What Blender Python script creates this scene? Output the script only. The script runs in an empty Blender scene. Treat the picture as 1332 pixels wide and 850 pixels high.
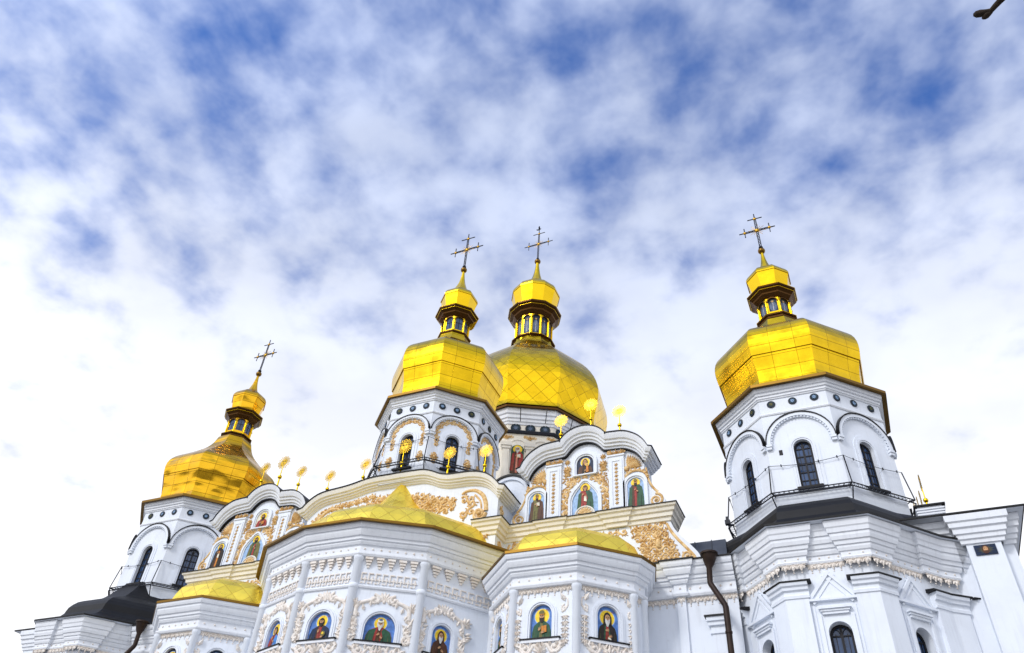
import bpy, math, random
from mathutils import Vector, Matrix
random.seed(7)
PI = math.pi
R_ = math.radians
C = bpy.context.scene.collection
SC = bpy.context.scene

# ------------------------------------------------------------------ camera, sky, sun, exposure
cam = bpy.data.cameras.new('camera')
cam.sensor_width = 36.0
cam.lens = 1012.832 / 1332 * 36
cam.clip_start = 0.05
cam.clip_end = 4000
co = bpy.data.objects.new('camera', cam)
C.objects.link(co)
RV = Vector((0.91742144, 0.39320901, 0.06102925))
UV_ = Vector((0.21827865, -0.6255369, 0.74903806))
FV = Vector((-0.33270457, 0.6738622, 0.6597101))
M = Matrix.Identity(4)
for i in range(3):
    M[i][0], M[i][1], M[i][2] = RV[i], UV_[i], -FV[i]
M[0][3], M[1][3], M[2][3] = 15.662, -25.317, 1.65
co.matrix_world = M
SC.camera = co

SUN_EL, SUN_AZ = R_(38), R_(200)      # azimuth measured from +Y towards +X: light comes from the front left of the facade
w = bpy.data.worlds.new('World')
SC.world = w
w.use_nodes = True
wt = w.node_tree
wt.nodes.clear()


def N(t, typ, **kw):
    n = t.nodes.new(typ)
    for k, v in kw.items():
        if k.startswith('i_'):
            key = k[2:]
            key = int(key) if key.isdigit() else key
            n.inputs[key].default_value = v
        else:
            setattr(n, k, v)
    return n


def build_sky(t):
    L = t.links.new
    out = N(t, 'ShaderNodeOutputWorld')
    bg = N(t, 'ShaderNodeBackground', i_Strength=0.1)
    L(bg.outputs[0], out.inputs[0])
    sky = N(t, 'ShaderNodeTexSky', sky_type='NISHITA', sun_disc=False, sun_elevation=SUN_EL, sun_rotation=SUN_AZ)
    sky.altitude = 150
    sky.ozone_density = 3.0
    tc = N(t, 'ShaderNodeTexCoord')
    sep = N(t, 'ShaderNodeSeparateXYZ')
    L(tc.outputs['Generated'], sep.inputs[0])
    # clouds lie on a layer overhead: project the direction on to it
    zc = N(t, 'ShaderNodeMath', operation='MAXIMUM', i_1=0.0)
    L(sep.outputs[2], zc.inputs[0])
    za = N(t, 'ShaderNodeMath', operation='ADD', i_1=0.22)
    L(zc.outputs[0], za.inputs[0])
    dv = N(t, 'ShaderNodeVectorMath', operation='SCALE')
    inv = N(t, 'ShaderNodeMath', operation='DIVIDE', i_0=1.0)
    L(za.outputs[0], inv.inputs[1])
    L(tc.outputs['Generated'], dv.inputs[0])
    L(inv.outputs[0], dv.inputs['Scale'])
    fine = N(t, 'ShaderNodeTexNoise', noise_dimensions='3D', i_Scale=13.0, i_Detail=4.0, i_Roughness=0.5, i_Distortion=0.1)
    L(dv.outputs[0], fine.inputs['Vector'])
    big = N(t, 'ShaderNodeTexNoise', noise_dimensions='3D', i_Scale=2.3, i_Detail=3.0, i_Roughness=0.5, i_Distortion=0.3)
    L(dv.outputs[0], big.inputs['Vector'])
    # elevation: closed cloud towards the horizon, gaps overhead
    el = N(t, 'ShaderNodeMapRange', interpolation_type='SMOOTHSTEP', i_1=0.50, i_2=0.88, i_3=1.30, i_4=0.16)
    L(sep.outputs[2], el.inputs[0])
    m1 = N(t, 'ShaderNodeMath', operation='MULTIPLY_ADD', i_1=2.7, i_2=-1.35)
    L(fine.outputs[0], m1.inputs[0])
    m2 = N(t, 'ShaderNodeMath', operation='MULTIPLY_ADD', i_1=0.8)
    L(big.outputs[0], m2.inputs[0])
    L(m1.outputs[0], m2.inputs[2])
    m2b = N(t, 'ShaderNodeMath', operation='ADD', i_1=-0.40)
    L(m2.outputs[0], m2b.inputs[0])
    m3 = N(t, 'ShaderNodeMath', operation='ADD')
    L(m2b.outputs[0], m3.inputs[0])
    L(el.outputs[0], m3.inputs[1])
    cur = m3
    # openings (negative) and thicker banks (positive) of the cloud cover: direction, half-width in degrees, amount
    for d, deg, amt in (((.075, .564, .822), 6, -.20), ((-.20, .409, .89), 5, -.2), ((-.527, .282, .802), 3, -.30), ((-.695, .201, .69), 4, -.38),
                        ((-.754, .306, .581), 4, -.45), ((-.666, .31, .679), 7, -.25), ((.149, .621, .77), 4, -.20), ((-.13, .546, .828), 5, -.06),
                        ((.247, .561, .79), 5, -.15), ((-.34, .33, .88), 5, -.15), ((-.56, .12, .82), 6, -.25), ((-.34, .45, .826), 6, .28),
                        ((-.481, .375, .792), 5, .10), ((-.60, .20, .775), 4, .28), ((-.02, .70, .714), 8, .12), ((.2, .47, .86), 6, .15), ((.15, -.45, .88), 24, .6)):  # last entry: unseen bank added overhead to brighten the gilding
        dt = N(t, 'ShaderNodeVectorMath', operation='DOT_PRODUCT')
        v = Vector(d).normalized()
        dt.inputs[1].default_value = v
        L(tc.outputs['Generated'], dt.inputs[0])
        mr = N(t, 'ShaderNodeMapRange', interpolation_type='SMOOTHERSTEP', i_1=math.cos(R_(deg * 1.8)), i_2=1.0, i_3=0.0, i_4=amt * 0.9)
        L(dt.outputs['Value'], mr.inputs[0])
        ad = N(t, 'ShaderNodeMath', operation='ADD')
        L(cur.outputs[0], ad.inputs[0])
        L(mr.outputs[0], ad.inputs[1])
        cur = ad
    mask = N(t, 'ShaderNodeMapRange', interpolation_type='SMOOTHSTEP', i_1=-0.75, i_2=1.2, i_3=0.0, i_4=1.0)
    L(cur.outputs[0], mask.inputs[0])
    # cloud light: brighter and whiter low down, a little grey-violet overhead
    cl = N(t, 'ShaderNodeMapRange', interpolation_type='SMOOTHSTEP', i_1=0.36, i_2=0.86, i_3=0.0, i_4=1.0)
    L(sep.outputs[2], cl.inputs[0])
    ccol = N(t, 'ShaderNodeMix', data_type='RGBA')
    L(cl.outputs[0], ccol.inputs[0])
    ccol.inputs[6].default_value = (9.0, 9.1, 9.5, 1)
    ccol.inputs[7].default_value = (4.9, 5.6, 7.5, 1)
    grey = N(t, 'ShaderNodeTexNoise', i_Scale=5.0, i_Detail=4.0, i_Roughness=0.5)
    L(dv.outputs[0], grey.inputs['Vector'])
    gm = N(t, 'ShaderNodeMapRange', i_1=0.38, i_2=0.62, i_3=0.93, i_4=1.06)
    L(grey.outputs[0], gm.inputs[0])
    # the veil is raised on the sun's side, out of view, to brighten the walls
    sn = N(t, 'ShaderNodeVectorMath', operation='DOT_PRODUCT')
    sn.inputs[1].default_value = (math.sin(SUN_AZ) * math.cos(SUN_EL), math.cos(SUN_AZ) * math.cos(SUN_EL), math.sin(SUN_EL))
    L(tc.outputs['Generated'], sn.inputs[0])
    sg_ = N(t, 'ShaderNodeMapRange', interpolation_type='SMOOTHSTEP', i_1=0.15, i_2=1.0, i_3=1.0, i_4=1.4)
    L(sn.outputs['Value'], sg_.inputs[0])
    gg = N(t, 'ShaderNodeMath', operation='MULTIPLY')
    L(gm.outputs[0], gg.inputs[0])
    L(sg_.outputs[0], gg.inputs[1])
    gm = gg
    cs = N(t, 'ShaderNodeVectorMath', operation='SCALE')
    L(ccol.outputs[2], cs.inputs[0])
    L(gm.outputs[0], cs.inputs['Scale'])
    tint = N(t, 'ShaderNodeVectorMath', operation='MULTIPLY')
    tint.inputs[1].default_value = (0.60, 1.06, 1.80)
    L(sky.outputs[0], tint.inputs[0])
    mix = N(t, 'ShaderNodeMix', data_type='RGBA')
    L(mask.outputs[0], mix.inputs[0])
    L(tint.outputs[0], mix.inputs[6])
    L(cs.outputs[0], mix.inputs[7])
    L(mix.outputs[2], bg.inputs[0])


build_sky(wt)
sl = bpy.data.lights.new('sun', 'SUN')
sl.energy = 1.4
sl.angle = R_(12)
sl.color = (1.0, 0.975, 0.945)
so = bpy.data.objects.new('sun', sl)
C.objects.link(so)
sd = Vector((math.sin(SUN_AZ) * math.cos(SUN_EL), math.cos(SUN_AZ) * math.cos(SUN_EL), math.sin(SUN_EL)))
so.rotation_euler = (-sd).to_track_quat('-Z', 'Y').to_euler()
SC.view_settings.view_transform = 'Standard'
SC.view_settings.look = 'None'
SC.view_settings.exposure = 0.34
SC.view_settings.gamma = 1.0
SC.view_settings.use_curve_mapping = False
SC.render.engine = 'CYCLES'
SC.cycles.max_bounces = 6


# ------------------------------------------------------------------ materials
def new_mat(name):
    m = bpy.data.materials.new(name)
    m.use_nodes = True
    t = m.node_tree
    t.nodes.clear()
    o = N(t, 'ShaderNodeOutputMaterial')
    b = N(t, 'ShaderNodeBsdfPrincipled')
    t.links.new(b.outputs[0], o.inputs[0])
    return m, t, b


def plain(name, col, rough=0.6, metal=0.0, var=0.12, scale=3.0, bump=0.0, bscale=40):
    m, t, b = new_mat(name)
    L = t.links.new
    tc = N(t, 'ShaderNodeTexCoord')
    nz = N(t, 'ShaderNodeTexNoise', i_Scale=scale, i_Detail=5.0)
    L(tc.outputs['Object'], nz.inputs['Vector'])
    r = N(t, 'ShaderNodeMapRange', i_1=0.3, i_2=0.7, i_3=1 - var, i_4=1 + var)
    L(nz.outputs[0], r.inputs[0])
    s = N(t, 'ShaderNodeVectorMath', operation='SCALE')
    s.inputs[0].default_value = col
    L(r.outputs[0], s.inputs['Scale'])
    L(s.outputs[0], b.inputs['Base Color'])
    b.inputs['Roughness'].default_value = rough
    b.inputs['Metallic'].default_value = metal
    b.inputs['Specular IOR Level'].default_value = 0.5 if rough < 0.2 else 0.22
    if bump:
        n2 = N(t, 'ShaderNodeTexNoise', i_Scale=bscale, i_Detail=4.0)
        L(tc.outputs['Object'], n2.inputs['Vector'])
        bp = N(t, 'ShaderNodeBump', i_Strength=bump, i_Distance=0.02)
        L(n2.outputs[0], bp.inputs['Height'])
        L(bp.outputs[0], b.inputs['Normal'])
    return m


def plaster(name, col, dirt=0.10):
    """lime plaster: soft patches, rain streaks, slight unevenness"""
    m, t, b = new_mat(name)
    L = t.links.new
    tc = N(t, 'ShaderNodeTexCoord')
    n1 = N(t, 'ShaderNodeTexNoise', i_Scale=0.9, i_Detail=6.0, i_Roughness=0.6)
    L(tc.outputs['Object'], n1.inputs['Vector'])
    mp = N(t, 'ShaderNodeMapping')
    mp.inputs['Scale'].default_value = (5.0, 5.0, 0.35)
    L(tc.outputs['Object'], mp.inputs[0])
    n2 = N(t, 'ShaderNodeTexNoise', i_Scale=1.6, i_Detail=5.0, i_Roughness=0.65)
    L(mp.outputs[0], n2.inputs['Vector'])
    r1 = N(t, 'ShaderNodeMapRange', i_1=0.45, i_2=0.8, i_3=0.0, i_4=dirt)
    L(n1.outputs[0], r1.inputs[0])
    r2 = N(t, 'ShaderNodeMapRange', i_1=0.52, i_2=0.85, i_3=0.0, i_4=dirt * 1.6)
    L(n2.outputs[0], r2.inputs[0])
    n3 = N(t, 'ShaderNodeTexNoise', i_Scale=9.0, i_Detail=5.0, i_Roughness=0.7)
    L(tc.outputs['Object'], n3.inputs['Vector'])
    r3 = N(t, 'ShaderNodeMapRange', i_1=0.62, i_2=0.8, i_3=0.0, i_4=dirt * 1.5)
    L(n3.outputs[0], r3.inputs[0])
    a = N(t, 'ShaderNodeMath', operation='ADD')
    L(r1.outputs[0], a.inputs[0])
    L(r2.outputs[0], a.inputs[1])
    a2 = N(t, 'ShaderNodeMath', operation='ADD')
    L(a.outputs[0], a2.inputs[0])
    L(r3.outputs[0], a2.inputs[1])
    mx = N(t, 'ShaderNodeMix', data_type='RGBA')
    mx.inputs[6].default_value = (*col, 1)
    mx.inputs[7].default_value = (col[0] * .45, col[1] * .43, col[2] * .42, 1)
    L(a2.outputs[0], mx.inputs[0])
    L(mx.outputs[2], b.inputs['Base Color'])
    b.inputs['Roughness'].default_value = 0.8
    n4 = N(t, 'ShaderNodeTexNoise', i_Scale=14.0, i_Detail=6.0, i_Roughness=0.6)
    L(tc.outputs['Object'], n4.inputs['Vector'])
    bp = N(t, 'ShaderNodeBump', i_Strength=0.12, i_Distance=0.02)
    L(n4.outputs[0], bp.inputs['Height'])
    L(bp.outputs[0], b.inputs['Normal'])
    return m


def stucco(name, pale_tone, dark_tone):
    """cast ornament: a paler and a darker tone mixed in random patches"""
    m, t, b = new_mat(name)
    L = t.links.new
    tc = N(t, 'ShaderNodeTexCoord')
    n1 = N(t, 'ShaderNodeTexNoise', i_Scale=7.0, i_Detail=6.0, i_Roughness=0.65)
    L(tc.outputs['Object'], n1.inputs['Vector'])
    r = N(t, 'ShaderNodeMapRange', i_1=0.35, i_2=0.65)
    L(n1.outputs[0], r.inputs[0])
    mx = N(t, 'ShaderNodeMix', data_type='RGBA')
    mx.inputs[6].default_value = (*pale_tone, 1)
    mx.inputs[7].default_value = (*dark_tone, 1)
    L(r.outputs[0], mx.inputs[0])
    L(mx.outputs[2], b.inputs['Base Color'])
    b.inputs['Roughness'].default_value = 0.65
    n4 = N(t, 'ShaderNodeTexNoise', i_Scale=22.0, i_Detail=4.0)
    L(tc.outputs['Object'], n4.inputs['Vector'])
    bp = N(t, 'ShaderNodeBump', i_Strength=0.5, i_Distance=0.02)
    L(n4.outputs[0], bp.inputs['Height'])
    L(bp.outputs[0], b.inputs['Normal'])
    return m


def gold(name, col=(0.81, 0.525, 0.013), rough=0.22, panel=None, diamond=False, seam=0.012, dent=0.12, dscale=1.2, crumple=0.0, tone=0.10, mort=.35, metal=1.0):
    """gilded sheet: seams between the sheets, each sheet a shade of its own, shallow dents"""
    m, t, b = new_mat(name)
    L = t.links.new
    tc = N(t, 'ShaderNodeTexCoord')
    b.inputs['Metallic'].default_value = metal
    base = N(t, 'ShaderNodeTexNoise', i_Scale=1.3, i_Detail=5.0, i_Roughness=0.6)
    L(tc.outputs['Object'], base.inputs['Vector'])
    rr = N(t, 'ShaderNodeMapRange', i_1=0.3, i_2=0.7, i_3=rough - 0.07, i_4=rough + 0.09)
    L(base.outputs[0], rr.inputs[0])
    L(rr.outputs[0], b.inputs['Roughness'])
    tn = N(t, 'ShaderNodeMapRange', i_1=0.3, i_2=0.7, i_3=1 - tone, i_4=1 + tone * .6)
    L(base.outputs[0], tn.inputs[0])
    sc = N(t, 'ShaderNodeVectorMath', operation='SCALE')
    L(tn.outputs[0], sc.inputs['Scale'])
    n2 = N(t, 'ShaderNodeTexNoise', i_Scale=dscale, i_Detail=3.0, i_Roughness=0.5)
    L(tc.outputs['Object'], n2.inputs['Vector'])
    hgt = N(t, 'ShaderNodeMath', operation='MULTIPLY', i_1=dent)
    L(n2.outputs[0], hgt.inputs[0])
    if crumple:
        mp = N(t, 'ShaderNodeMapping')
        mp.inputs['Scale'].default_value = (1.0, 1.0, 1.7)
        L(tc.outputs['Object'], mp.inputs[0])
        vz = N(t, 'ShaderNodeTexVoronoi', feature='SMOOTH_F1', i_Scale=1.15, i_Smoothness=0.5)
        L(mp.outputs[0], vz.inputs['Vector'])
        cm = N(t, 'ShaderNodeMath', operation='MULTIPLY_ADD', i_1=crumple)
        L(vz.outputs['Distance'], cm.inputs[0])
        L(hgt.outputs[0], cm.inputs[2])
        hgt = cm
    if panel:
        uv = N(t, 'ShaderNodeUVMap')
        mp = N(t, 'ShaderNodeMapping')
        if diamond:
            mp.inputs['Rotation'].default_value = (0, 0, R_(45))
        L(uv.outputs[0], mp.inputs[0])
        bk = N(t, 'ShaderNodeTexBrick', offset=0.0, squash=1.0)
        bk.inputs['Scale'].default_value = 1.0
        bk.inputs['Mortar Size'].default_value = seam
        bk.inputs['Mortar Smooth'].default_value = 0.2
        bk.inputs['Brick Width'].default_value = panel[0]
        bk.inputs['Row Height'].default_value = panel[1]
        bk.inputs['Bias'].default_value = 0.0
        c1 = col
        bk.inputs['Color1'].default_value = (c1[0], c1[1], c1[2], 1)
        bk.inputs['Color2'].default_value = (c1[0] * .86, c1[1] * .84, c1[2] * .8, 1)
        bk.inputs['Mortar'].default_value = (c1[0] * mort, c1[1] * mort * .85, c1[2] * mort, 1)
        L(mp.outputs[0], bk.inputs['Vector'])
        L(bk.outputs['Color'], sc.inputs[0])
        sm = N(t, 'ShaderNodeMath', operation='MULTIPLY_ADD', i_1=-0.25)
        L(bk.outputs['Fac'], sm.inputs[0])
        L(hgt.outputs[0], sm.inputs[2])
        hgt = sm
    else:
        sc.inputs[0].default_value = col
    L(sc.outputs[0], b.inputs['Base Color'])
    bp = N(t, 'ShaderNodeBump', i_Strength=1.0, i_Distance=0.06)
    L(hgt.outputs[0], bp.inputs['Height'])
    L(bp.outputs[0], b.inputs['Normal'])
    return m


MT = {}
MT['white'] = plaster('white_plaster', (0.74, 0.785, 0.855), 0.16)
MT['trim'] = plaster('white_trim', (0.755, 0.785, 0.835), 0.18)
MT['cream'] = plaster('cream_plaster', (0.79, 0.755, 0.67), 0.22)
MT['ivory'] = plaster('ivory_plaster', (0.79, 0.775, 0.73), 0.17)
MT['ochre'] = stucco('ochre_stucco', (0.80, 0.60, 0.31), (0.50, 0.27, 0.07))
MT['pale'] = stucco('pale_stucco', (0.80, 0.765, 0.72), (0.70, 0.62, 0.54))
MT['gold_panel'] = gold('gilded_panels', panel=(0.92, 0.56), dent=0.17, tone=.2, dscale=0.7, seam=0.007)
MT['gold_diamond'] = gold('gilded_diamonds', panel=(0.62, 0.62), diamond=True, dent=0.6, dscale=0.9, seam=0.007, tone=.2)
MT['gold_roof'] = gold('gilded_roof_sheet', col=(1.0, 0.76, 0.09), metal=.72, panel=(0.46, 0.46), diamond=True, dent=0.14, dscale=1.2, rough=0.3, seam=0.006, mort=.62)
MT['gold_crumple'] = gold('crumpled_gilding', col=(0.80, 0.45, 0.022), panel=(0.9, 0.55), dent=0.2, dscale=1.2, crumple=1.7, rough=0.24, seam=0.008)
MT['gold'] = gold('plain_gilding', dent=0.05)
MT['gold_disc'] = gold('gilded_disc', col=(0.50, 0.32, 0.035), rough=0.42, dent=0.02)
MT['node_gold'] = gold('cross_gilding', col=(0.45, 0.26, 0.03), rough=0.35, dent=0.02)
MT['bronze'] = gold('gilded_eave', col=(0.19, 0.105, 0.02), rough=0.36, dent=0.04)
MT['dark_bronze'] = gold('dark_bronze', col=(0.085, 0.04, 0.012), rough=0.38, dent=0.03)
MT['black'] = plain('black_sheet_metal', (0.006, 0.006, 0.007), 0.5, 0.0, 0.3, 2.0, 0.15, 3)
for _n in MT['black'].node_tree.nodes:
    if _n.type == 'BSDF_PRINCIPLED':
        _n.inputs['Specular IOR Level'].default_value = 0.22
MT['roof'] = plain('dark_roof_sheet', (0.05, 0.055, 0.065), 0.45, 0.0, 0.25, 1.5, 0.1, 4)
MT['glass'] = plain('window_glass', (0.03, 0.065, 0.15), 0.07, 0.0, 0.4, 2.5, 0.04, 3)
MT['frame'] = plain('window_frame', (0.012, 0.012, 0.016), 0.5)
MT['iron'] = plain('painted_iron', (0.018, 0.02, 0.03), 0.5)
MT['steel'] = plain('grey_steel', (0.25, 0.28, 0.33), 0.4, 0.5)
MT['copper'] = plain('brown_pipe', (0.026, 0.015, 0.011), 0.5, 0.2, 0.3, 4)
MT['medal'] = plain('medallion_enamel', (0.012, 0.03, 0.045), 0.6)
MT['bark'] = plain('bark', (0.035, 0.025, 0.018), 0.9, 0, 0.3, 20, 0.4, 60)
for nm, col in dict(blue=(0.09, 0.20, 0.50), sky=(0.30, 0.45, 0.68), halo=(0.90, 0.62, 0.04), skin=(0.50, 0.28, 0.14), dark=(0.022, 0.016, 0.014), grey=(0.55, 0.54, 0.52),
                    red=(0.30, 0.035, 0.03), green=(0.025, 0.085, 0.045), brown=(0.085, 0.035, 0.02), azure=(0.06, 0.22, 0.58), paper=(0.72, 0.68, 0.55), orange=(0.55, 0.20, 0.03),
                    steelblue=(0.10, 0.135, 0.21), navy=(0.008, 0.02, 0.055), pink=(0.55, 0.2, 0.14), olive=(0.14, 0.13, 0.04)).items():
    MT['p_' + nm] = plain('paint_' + nm, col, 0.5, 0, 0.28, 9.0)


# ------------------------------------------------------------------ mesh building
class Frame:
    """a plane in space: origin, right, up, out"""
    def __init__(s, O, U, V, Nn):
        s.O, s.U, s.V, s.N = Vector(O), Vector(U), Vector(V), Vector(Nn)

    def p(s, u, v, n=0.0):
        return s.O + s.U * u + s.V * v + s.N * n


def face_frame(a, b):
    """vertical frame over a plan edge a-b, left to right seen from outside; u = 0 in its middle, v = height"""
    a, b = Vector((*a, 0)), Vector((*b, 0))
    U = (b - a).normalized()
    return Frame((a + b) / 2, U, (0, 0, 1), (U.y, -U.x, 0)), (b - a).length


class MB:
    def __init__(s):
        s.v, s.f, s.m, s.s, s.uv = [], [], [], [], []

    def face(s, pts, m=0, uv=None, smooth=False):
        i = len(s.v)
        s.v += [tuple(p) for p in pts]
        s.f.append(tuple(range(i, i + len(pts))))
        s.m.append(m)
        s.s.append(smooth)
        s.uv.append(uv)

    def grid(s, rows, m=0, smooth=True, wrap=False, uvs=None, flip=False):
        i = len(s.v)
        nc = len(rows[0])
        for r in rows:
            s.v += [tuple(p) for p in r]
        for a in range(len(rows) - 1):
            for b in range(nc if wrap else nc - 1):
                b2 = (b + 1) % nc
                q = [i + a * nc + b, i + a * nc + b2, i + (a + 1) * nc + b2, i + (a + 1) * nc + b]
                if flip:
                    q.reverse()
                s.f.append(tuple(q))
                s.m.append(m)
                s.s.append(smooth)
                s.uv.append(None)

    def box(s, fr, u0, u1, v0, v1, n0, n1, m=0):
        P = [fr.p(u, v, n) for n in (n0, n1) for v in (v0, v1) for u in (u0, u1)]
        for q in ((4, 5, 7, 6), (1, 0, 2, 3), (0, 4, 6, 2), (5, 1, 3, 7), (2, 6, 7, 3), (0, 1, 5, 4)):
            s.face([P[k] for k in q], m)

    def prism(s, fr, poly, n0, n1, m=0, mside=None):
        """poly counter-clockwise in (u, v)"""
        mside = m if mside is None else mside
        s.face([fr.p(u, v, n1) for u, v in poly], m)
        s.face([fr.p(u, v, n0) for u, v in reversed(poly)], m)
        for k in range(len(poly)):
            a, b = poly[k], poly[(k + 1) % len(poly)]
            s.face([fr.p(*a, n0), fr.p(*b, n0), fr.p(*b, n1), fr.p(*a, n1)], mside)

    def strip(s, fr, outer, inner, n0, n1, m=0):
        """raised band between two polylines of the same length"""
        for k in range(len(outer) - 1):
            a, b, c, d = outer[k], outer[k + 1], inner[k + 1], inner[k]
            s.face([fr.p(*a, n1), fr.p(*d, n1), fr.p(*c, n1), fr.p(*b, n1)], m)
            s.face([fr.p(*a, n0), fr.p(*a, n1), fr.p(*b, n1), fr.p(*b, n0)], m)
            s.face([fr.p(*d, n0), fr.p(*c, n0), fr.p(*c, n1), fr.p(*d, n1)], m)
        for k in (0, -1):
            a, d = outer[k], inner[k]
            s.face([fr.p(*a, n0), fr.p(*d, n0), fr.p(*d, n1), fr.p(*a, n1)], m)

    def tube(s, pts, r, m=0, n=8, cap=True, smooth=True):
        pts = [Vector(p) for p in pts]
        rs = r if isinstance(r, (list, tuple)) else [r] * len(pts)
        rows = []
        ref = None
        for k, p in enumerate(pts):
            d = (pts[min(k + 1, len(pts) - 1)] - pts[max(k - 1, 0)])
            d = d.normalized() if d.length > 1e-9 else Vector((0, 0, 1))
            if ref is None:
                ref = Vector((0, 0, 1)) if abs(d.z) < .9 else Vector((1, 0, 0))
            x = (ref - d * ref.dot(d)).normalized()
            ref = x
            y = d.cross(x)
            rows.append([p + x * (rs[k] * math.cos(2 * PI * j / n)) + y * (rs[k] * math.sin(2 * PI * j / n)) for j in range(n)])
        s.grid(rows, m, smooth, True)
        if cap:
            s.face(list(reversed(rows[0])), m)
            s.face(rows[-1], m)

    def ball(s, c, r, m=0, n=12, k=8):
        c = Vector(c)
        r = r if isinstance(r, (tuple, list)) else (r, r, r)
        rows = []
        for a in range(k + 1):
            th = -PI / 2 + PI * a / k
            rows.append([c + Vector((r[0] * math.cos(th) * math.cos(2 * PI * j / n), r[1] * math.cos(th) * math.sin(2 * PI * j / n), r[2] * math.sin(th))) for j in range(n)])
        s.grid(rows, m, True, True)

    def build(s, name, mats, parent=None):
        me = bpy.data.meshes.new(name)
        me.from_pydata(s.v, [], s.f)
        if not isinstance(mats, (list, tuple)):
            mats = [mats]
        for q in mats:
            me.materials.append(MT[q])
        me.polygons.foreach_set('material_index', s.m)
        me.polygons.foreach_set('use_smooth', s.s)
        if any(u is not None for u in s.uv):
            lay = me.uv_layers.new(name='UVMap')
            for p, u in zip(me.polygons, s.uv):
                if u is not None:
                    for li, t in zip(p.loop_indices, u):
                        lay.data[li].uv = t
        me.update()
        o = bpy.data.objects.new(name, me)
        C.objects.link(o)
        if parent is not None:
            o.parent = parent
        return o


def empty(name, loc=(0, 0, 0), parent=None):
    o = bpy.data.objects.new(name, None)
    o.location = loc
    o.empty_display_size = 0.3
    C.objects.link(o)
    if parent is not None:
        o.parent = parent
    return o


def tag(o, label=None, cat=None, group=None, kind=None):
    for k, v in (('label', label), ('category', cat), ('group', group), ('kind', kind)):
        if v:
            o[k] = v
    return o


# ---- plan polylines and mouldings
def offset_poly(pts, d, closed=False):
    n = len(pts)
    out = []
    for k in range(n):
        p = Vector(pts[k])
        segs = []
        if k > 0 or closed:
            segs.append((Vector(pts[k]) - Vector(pts[k - 1])).normalized())
        if k < n - 1 or closed:
            segs.append((Vector(pts[(k + 1) % n]) - Vector(pts[k])).normalized())
        ns = [Vector((q.y, -q.x)) for q in segs]
        if len(ns) == 1:
            o = p + ns[0] * d
        else:
            b = ns[0] + ns[1]
            o = p + b * (d / max(0.3, 1 + ns[0].dot(ns[1])))
        out.append((o.x, o.y))
    return out


def sweep_plan(mb, pts, prof, m=0, closed=False, dz=0.0):
    """a moulding: profile of (out, height) carried along a plan polyline with mitred corners"""
    rows = []
    for off, z in prof:
        r = [Vector((x, y, z + dz)) for x, y in offset_poly(pts, off, closed)]
        rows.append(r + [r[0]] if closed else r)
    for a in range(len(rows) - 1):
        for b in range(len(rows[0]) - 1):
            mb.face([rows[a][b], rows[a][b + 1], rows[a + 1][b + 1], rows[a + 1][b]], m)
    if not closed:
        for e in (0, -1):
            mb.face([r[e] for r in rows], m)


def sweep_vert(mb, fr, path, prof, m=0, ret=None):
    """a moulding along a curve in a facade plane: profile of (out, along the curve's own normal); ret = depth of the mitred returns at both ends"""
    nrm = []
    for k in range(len(path)):
        a = Vector(path[max(k - 1, 0)])
        b = Vector(path[min(k + 1, len(path) - 1)])
        d = (b - a).normalized()
        nrm.append(Vector((-d.y * 0.55, d.x * 0.55 + 0.45)))
    if ret:
        nrm[0] = Vector((0, nrm[0].y))
        nrm[-1] = Vector((0, nrm[-1].y))
    rows = []
    for n, h in prof:
        r = [(path[k][0] + nrm[k].x * h, path[k][1] + nrm[k].y * h) for k in range(len(path))]
        if ret:
            q = max(n, 0)
            a, b = (r[0][0] - q, r[0][1]), (r[-1][0] + q, r[-1][1])
            rows.append([fr.p(*a, -ret), fr.p(*a, n)] + [fr.p(*p, n) for p in r[1:-1]] + [fr.p(*b, n), fr.p(*b, -ret)])
        else:
            rows.append([fr.p(*p, n) for p in r])
    for a in range(len(rows) - 1):
        for b in range(len(rows[0]) - 1):
            mb.face([rows[a][b], rows[a][b + 1], rows[a + 1][b + 1], rows[a + 1][b]], m)
    for e in (0, -1):
        mb.face([r[e] for r in rows], m)


def smooth_path(pts, n=5):
    """Catmull-Rom"""
    out = []
    P = [Vector(p) for p in pts]
    for k in range(len(P) - 1):
        p0, p1, p2, p3 = P[max(k - 1, 0)], P[k], P[k + 1], P[min(k + 2, len(P) - 1)]
        for j in range(n):
            t = j / n
            out.append(0.5 * ((2 * p1) + (p2 - p0) * t + (2 * p0 - 5 * p1 + 4 * p2 - p3) * t * t + (3 * p1 - p0 - 3 * p2 + p3) * t ** 3))
    out.append(P[-1])
    return [tuple(q) for q in out]


def arch(cu, v0, w_, vt, n=14, rise=None):
    """arched outline from the bottom left over the top to the bottom right"""
    r = w_ / 2
    rise = r if rise is None else rise
    vs = vt - rise
    return [(cu - r, v0)] + [(cu - r * math.cos(PI * k / n), vs + rise * math.sin(PI * k / n)) for k in range(n + 1)] + [(cu + r, v0)]


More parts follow.
